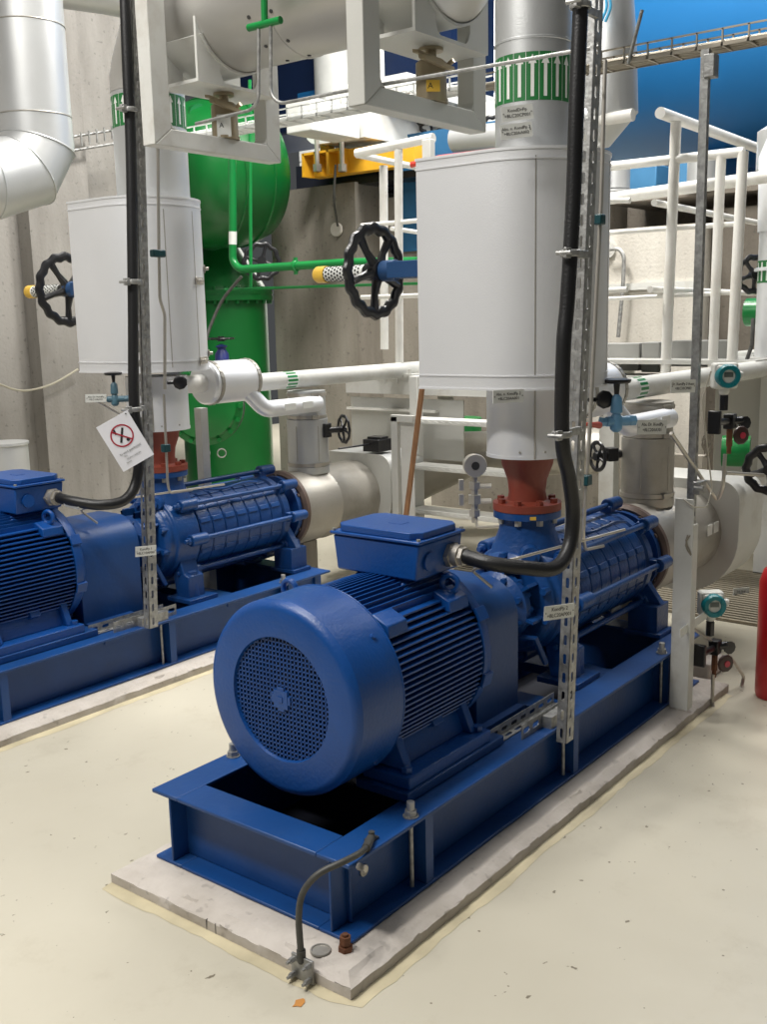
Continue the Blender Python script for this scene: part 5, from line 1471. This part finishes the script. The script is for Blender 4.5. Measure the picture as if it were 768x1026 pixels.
# small ladder tray on left wall and cable
p = Xp(75, 148, 3.4)
t = thing('wall_tray', (3.3, 5.4, 2.6), 'small galvanised ladder tray running on the left concrete wall', 'cable tray')
a, c = Yp(66, 150, 5.3), Yp(120, 138, 5.3)
b = B(); 
for dz in (0, .10): b.tube([Yp(60, 153, 5.33) + Z_ * dz, Yp(125, 142, 5.33) + Z_ * dz], .010, 8)
for k in range(8): p = a + (c - a) * (k / 7); b.cyl(p, p + Z_ * .1, .008, n=8)
obj('tray_rail', b, GALV, t)
tubeobj([Yp(-5, 383, 5.35), Yp(20, 393, 5.35), Yp(50, 387, 5.35), Yp(78, 370, 5.35)], .008, .2, mat('wire_beige', (.45, .42, .33), .6), 'thin beige cable sagging along the left concrete wall', 'wall_cable', 'cable')
# grey drum left behind far motor
c = Yp(12, 490, 4.6)
b = B(); b.lathe((c.x, 4.6, 0), Z_, [(0, 0), (0, .17), (.72, .17), (.73, .175), (.745, .175), (.75, 0)], 36)
zz = Yp(12, 442, 4.6).z
b = B(); b.lathe((Yp(8, 490, 4.6).x, 4.6, 0), Z_, [(0, 0), (0, .15), (zz - .02, .15), (zz - .015, .158), (zz, .158), (zz, 0)], 36)
obj('clad_drum', b, ALU, None, label='upright silver clad drum behind the farther motor terminal box', cat='drum')

# ================================================================== right side pipework
def uppipe(px, x_, r, z0, z1, mt, label, name='clad_pipe', extra=None):
    p = Xp(px, 300, x_); b = B(); b.lathe((x_, p.y, z0), Z_, [(0, 0), (0, r), (z1 - z0, r), (z1 - z0, 0)], 40)
    return p, obj(name, b, mt, None, label=label, cat='pipe')
# silver elbow hanging before the tank (upper right of the near post)
t = thing('silver_elbow_pipe', Xp(620, 140, 3.3), 'silver tapering duct elbow hanging before the blue tank', 'duct')
path = [Xp(607, -60, 3.3), Xp(612, 40, 3.3), Xp(612, 112, 3.3), Xp(604, 124, 3.3), Xp(560, 128, 3.3)]
b = B(); b.tube(path, [.115, .125, .135, .12, .11], 36); obj('duct_body', b, ALU, t)
b = B(); 
for q in (Xp(612, 60, 3.3), Xp(613, 95, 3.3)): b.torus(q, Z_, .112, .004, 40, 6)
obj('seam_ring', b, ALUW, t)
for k, px in enumerate((603, 607)):
    tubeobj([Xp(px, -10, 3.1), Xp(px + 6, 5, 3.1), Xp(px - 1, 22, 3.1)], .007, .04, mat('cable_light_blue', (.08, .45, .75), .4), ('light blue hose at the top before the silver elbow, inner one', 'light blue hose at the top before the silver elbow, outer one')[k], 'blue_hose', 'hose')
p, t_ = uppipe(781, 4.5, .13, 1.3, 2.42, ALUW, 'white clad vertical pipe at the right border')
b = B(); b.lathe((4.5, p.y, 1.83), Z_, [(0, .132), (0, .15), (.015, .15), (.02, .132)], 40); b.lathe((4.5, p.y, 2.05), Z_, [(0, .14), (.42, .15), (.55, .10)], 40); obj('pipe_collar', b, ALUW, t_)
b = B(); z1_, z0_ = Xp(760, 262, 4.5).z, Xp(760, 284, 4.5).z; b.lathe((4.5, p.y, z0_), Z_, [(0, .1315), (z1_ - z0_, .1315)], 40); lb_ = obj('flow_label', b, LABG, t_)
b = B()
for k in range(20):
    a = 2 * pi * k / 20; q = .1325; b.add([(4.5 + q * math.cos(a + s_), p.y + q * math.sin(a + s_), zz_) for s_, zz_ in ((-.05, z0_ + .01), (.05, z0_ + .01), (.05, z1_ - .01), (-.05, z1_ - .01))], [(0, 1, 2, 3)])
obj('arrow_print', b, LABW, lb_, flat=True)
b = B(); b.lathe(Xp(784, 152, 4.8), Z_, [(-.1, 0), (-.1, .15), (.12, .15), (.18, .05), (.18, 0)], 32); obj('clad_drum', b, ALU, None, label='silver drum cap above the pipe at the right border', cat='drum')
b = B(); c = Xp(748, 313, 4.7); b.cyl(c, c + Vector((.0, -.3, 0)), .085, n=28); obj('green_drum', b, GREEN, None, label='green drum end behind the right guard rail post', cat='drum')
b = B(); c = Xp(737, 452, 3.8); b.cyl(c + Vector((-.02, .07, 0)), c + Vector((.02, -.07, 0)), .085, n=28); obj('green_drum', b, GREEN, None, label='green drum end above the nearer suction valve box', cat='drum')
# grey blocks / ribbed duct at right edge behind
b = B(); b.box(4.6, 5.6, Xp(768, 400, 4.6).y - .6, Xp(715, 400, 4.6).y, .3, 1.35); obj('grey_cabinet', b, GPNT, None, bev=.02, label='grey steel casing behind the green drum at the right border', cat='casing')
b = B(); b.tube([Xp(746, 366, 4.1), Xp(753, 345, 4.2), Xp(754, 320, 4.3)], .012, 8); obj('hanging_cable', b, DGREY, None, label='dark cable curving down beside the right guard rail', cat='cable')
t = thing('dark_handwheel', Xp(736, 275, 4.6), 'black handwheel behind the right guard rail posts', 'valve'); b = B(); wheel(b, Xp(755, 275, 4.6), (1, 1, 0), .10, .018, 5, .004, 10, .03); obj('handwheel', b, BLKP, t)
# horizontal run behind stair (grey pipes lower middle)
b = B(); b.tube([Xp(395, 490, 4.4), Xp(470, 455, 4.6), Xp(600, 452, 5.2)], .17, 32)
obj('suction_header', b, ALUD, None, label='thick dull grey pipe lying behind the ladder stair', cat='pipe')
b = B(); c = Xp(462, 435, 5.0); b.cyl(c + Z_ * -.07, c + Z_ * .13, .16, n=28); obj('green_drum', b, GREEN, None, label='green body glimpsed between the ladder stair treads', cat='drum')
b = B(); b.box(5.45, 5.55, 1.2, 3.6, 0, .58); obj('low_wall', b, CONP, None, label='low concrete upstand behind the ladder stair', cat='upstand')
for zz_, lb in ((432, 'steel fixing plate with dark bolt behind the ladder stair'),):
    c = Xp(446, 405, 3.75); t = thing('fixing_plate', c - Z_ * .05, lb, 'plate'); b = B(); b.box(3.75, 3.76, c.y - .06, c.y + .06, c.z - .05, c.z + .05); obj('plate', b, LGPNT, t)
    b = B(); b.cyl(c, c - X_ * .03, .02, n=6); obj('bolt', b, HOLE, t)
# floor gratings
def grate(x0, x1, y0, y1, label):
    t = thing('floor_grating', ((x0 + x1) / 2, (y0 + y1) / 2, 0), label, 'grating', 'floor gratings')
    b = B(); k = x0
    while k < x1: b.box(k, k + .022, y0, y1, .002, .016); k += .045
    obj('grate_bar', b, GRATE, t, flat=True)
    b = B(); b.box(x0, x1, y0, y1, .0005, .002); obj('grate_pit', b, HOLE, t)
grate(2.9, 4.2, 1.25, 2.1, 'beige ribbed floor grating seen between the nearer motor box and pump')
grate(3.42, 4.5, -.2, .95, 'beige ribbed floor grating under the nearer suction valve box')
b = B(); b.box(2.5, 2.68, .02, .14, 0, .075); obj('concrete_step', b, PLIN, None, bev=.01, label='small concrete block on floor behind the white instrument post', cat='block')
# extinguisher at right border
c = Zp(768, 698, 0); t = thing('fire_extinguisher', (c.x, c.y, 0), 'red fire extinguisher bottle standing at the right border', 'fire extinguisher')
b = B(); b.lathe((c.x + .02, c.y - .02, 0), Z_, [(0, 0), (0, .07), (.02, .076), (.50, .076), (.55, .06), (.585, .025), (.585, 0)], 36); obj('bottle', b, EXTR, t)
b = B(); b.cyl((c.x + .02, c.y - .02, .58), (c.x + .02, c.y - .02, .62), .018, n=16); b.box(c.x, c.x + .11, c.y - .03, c.y - .01, .62, .64); obj('valve_handle', b, BLKP, t)
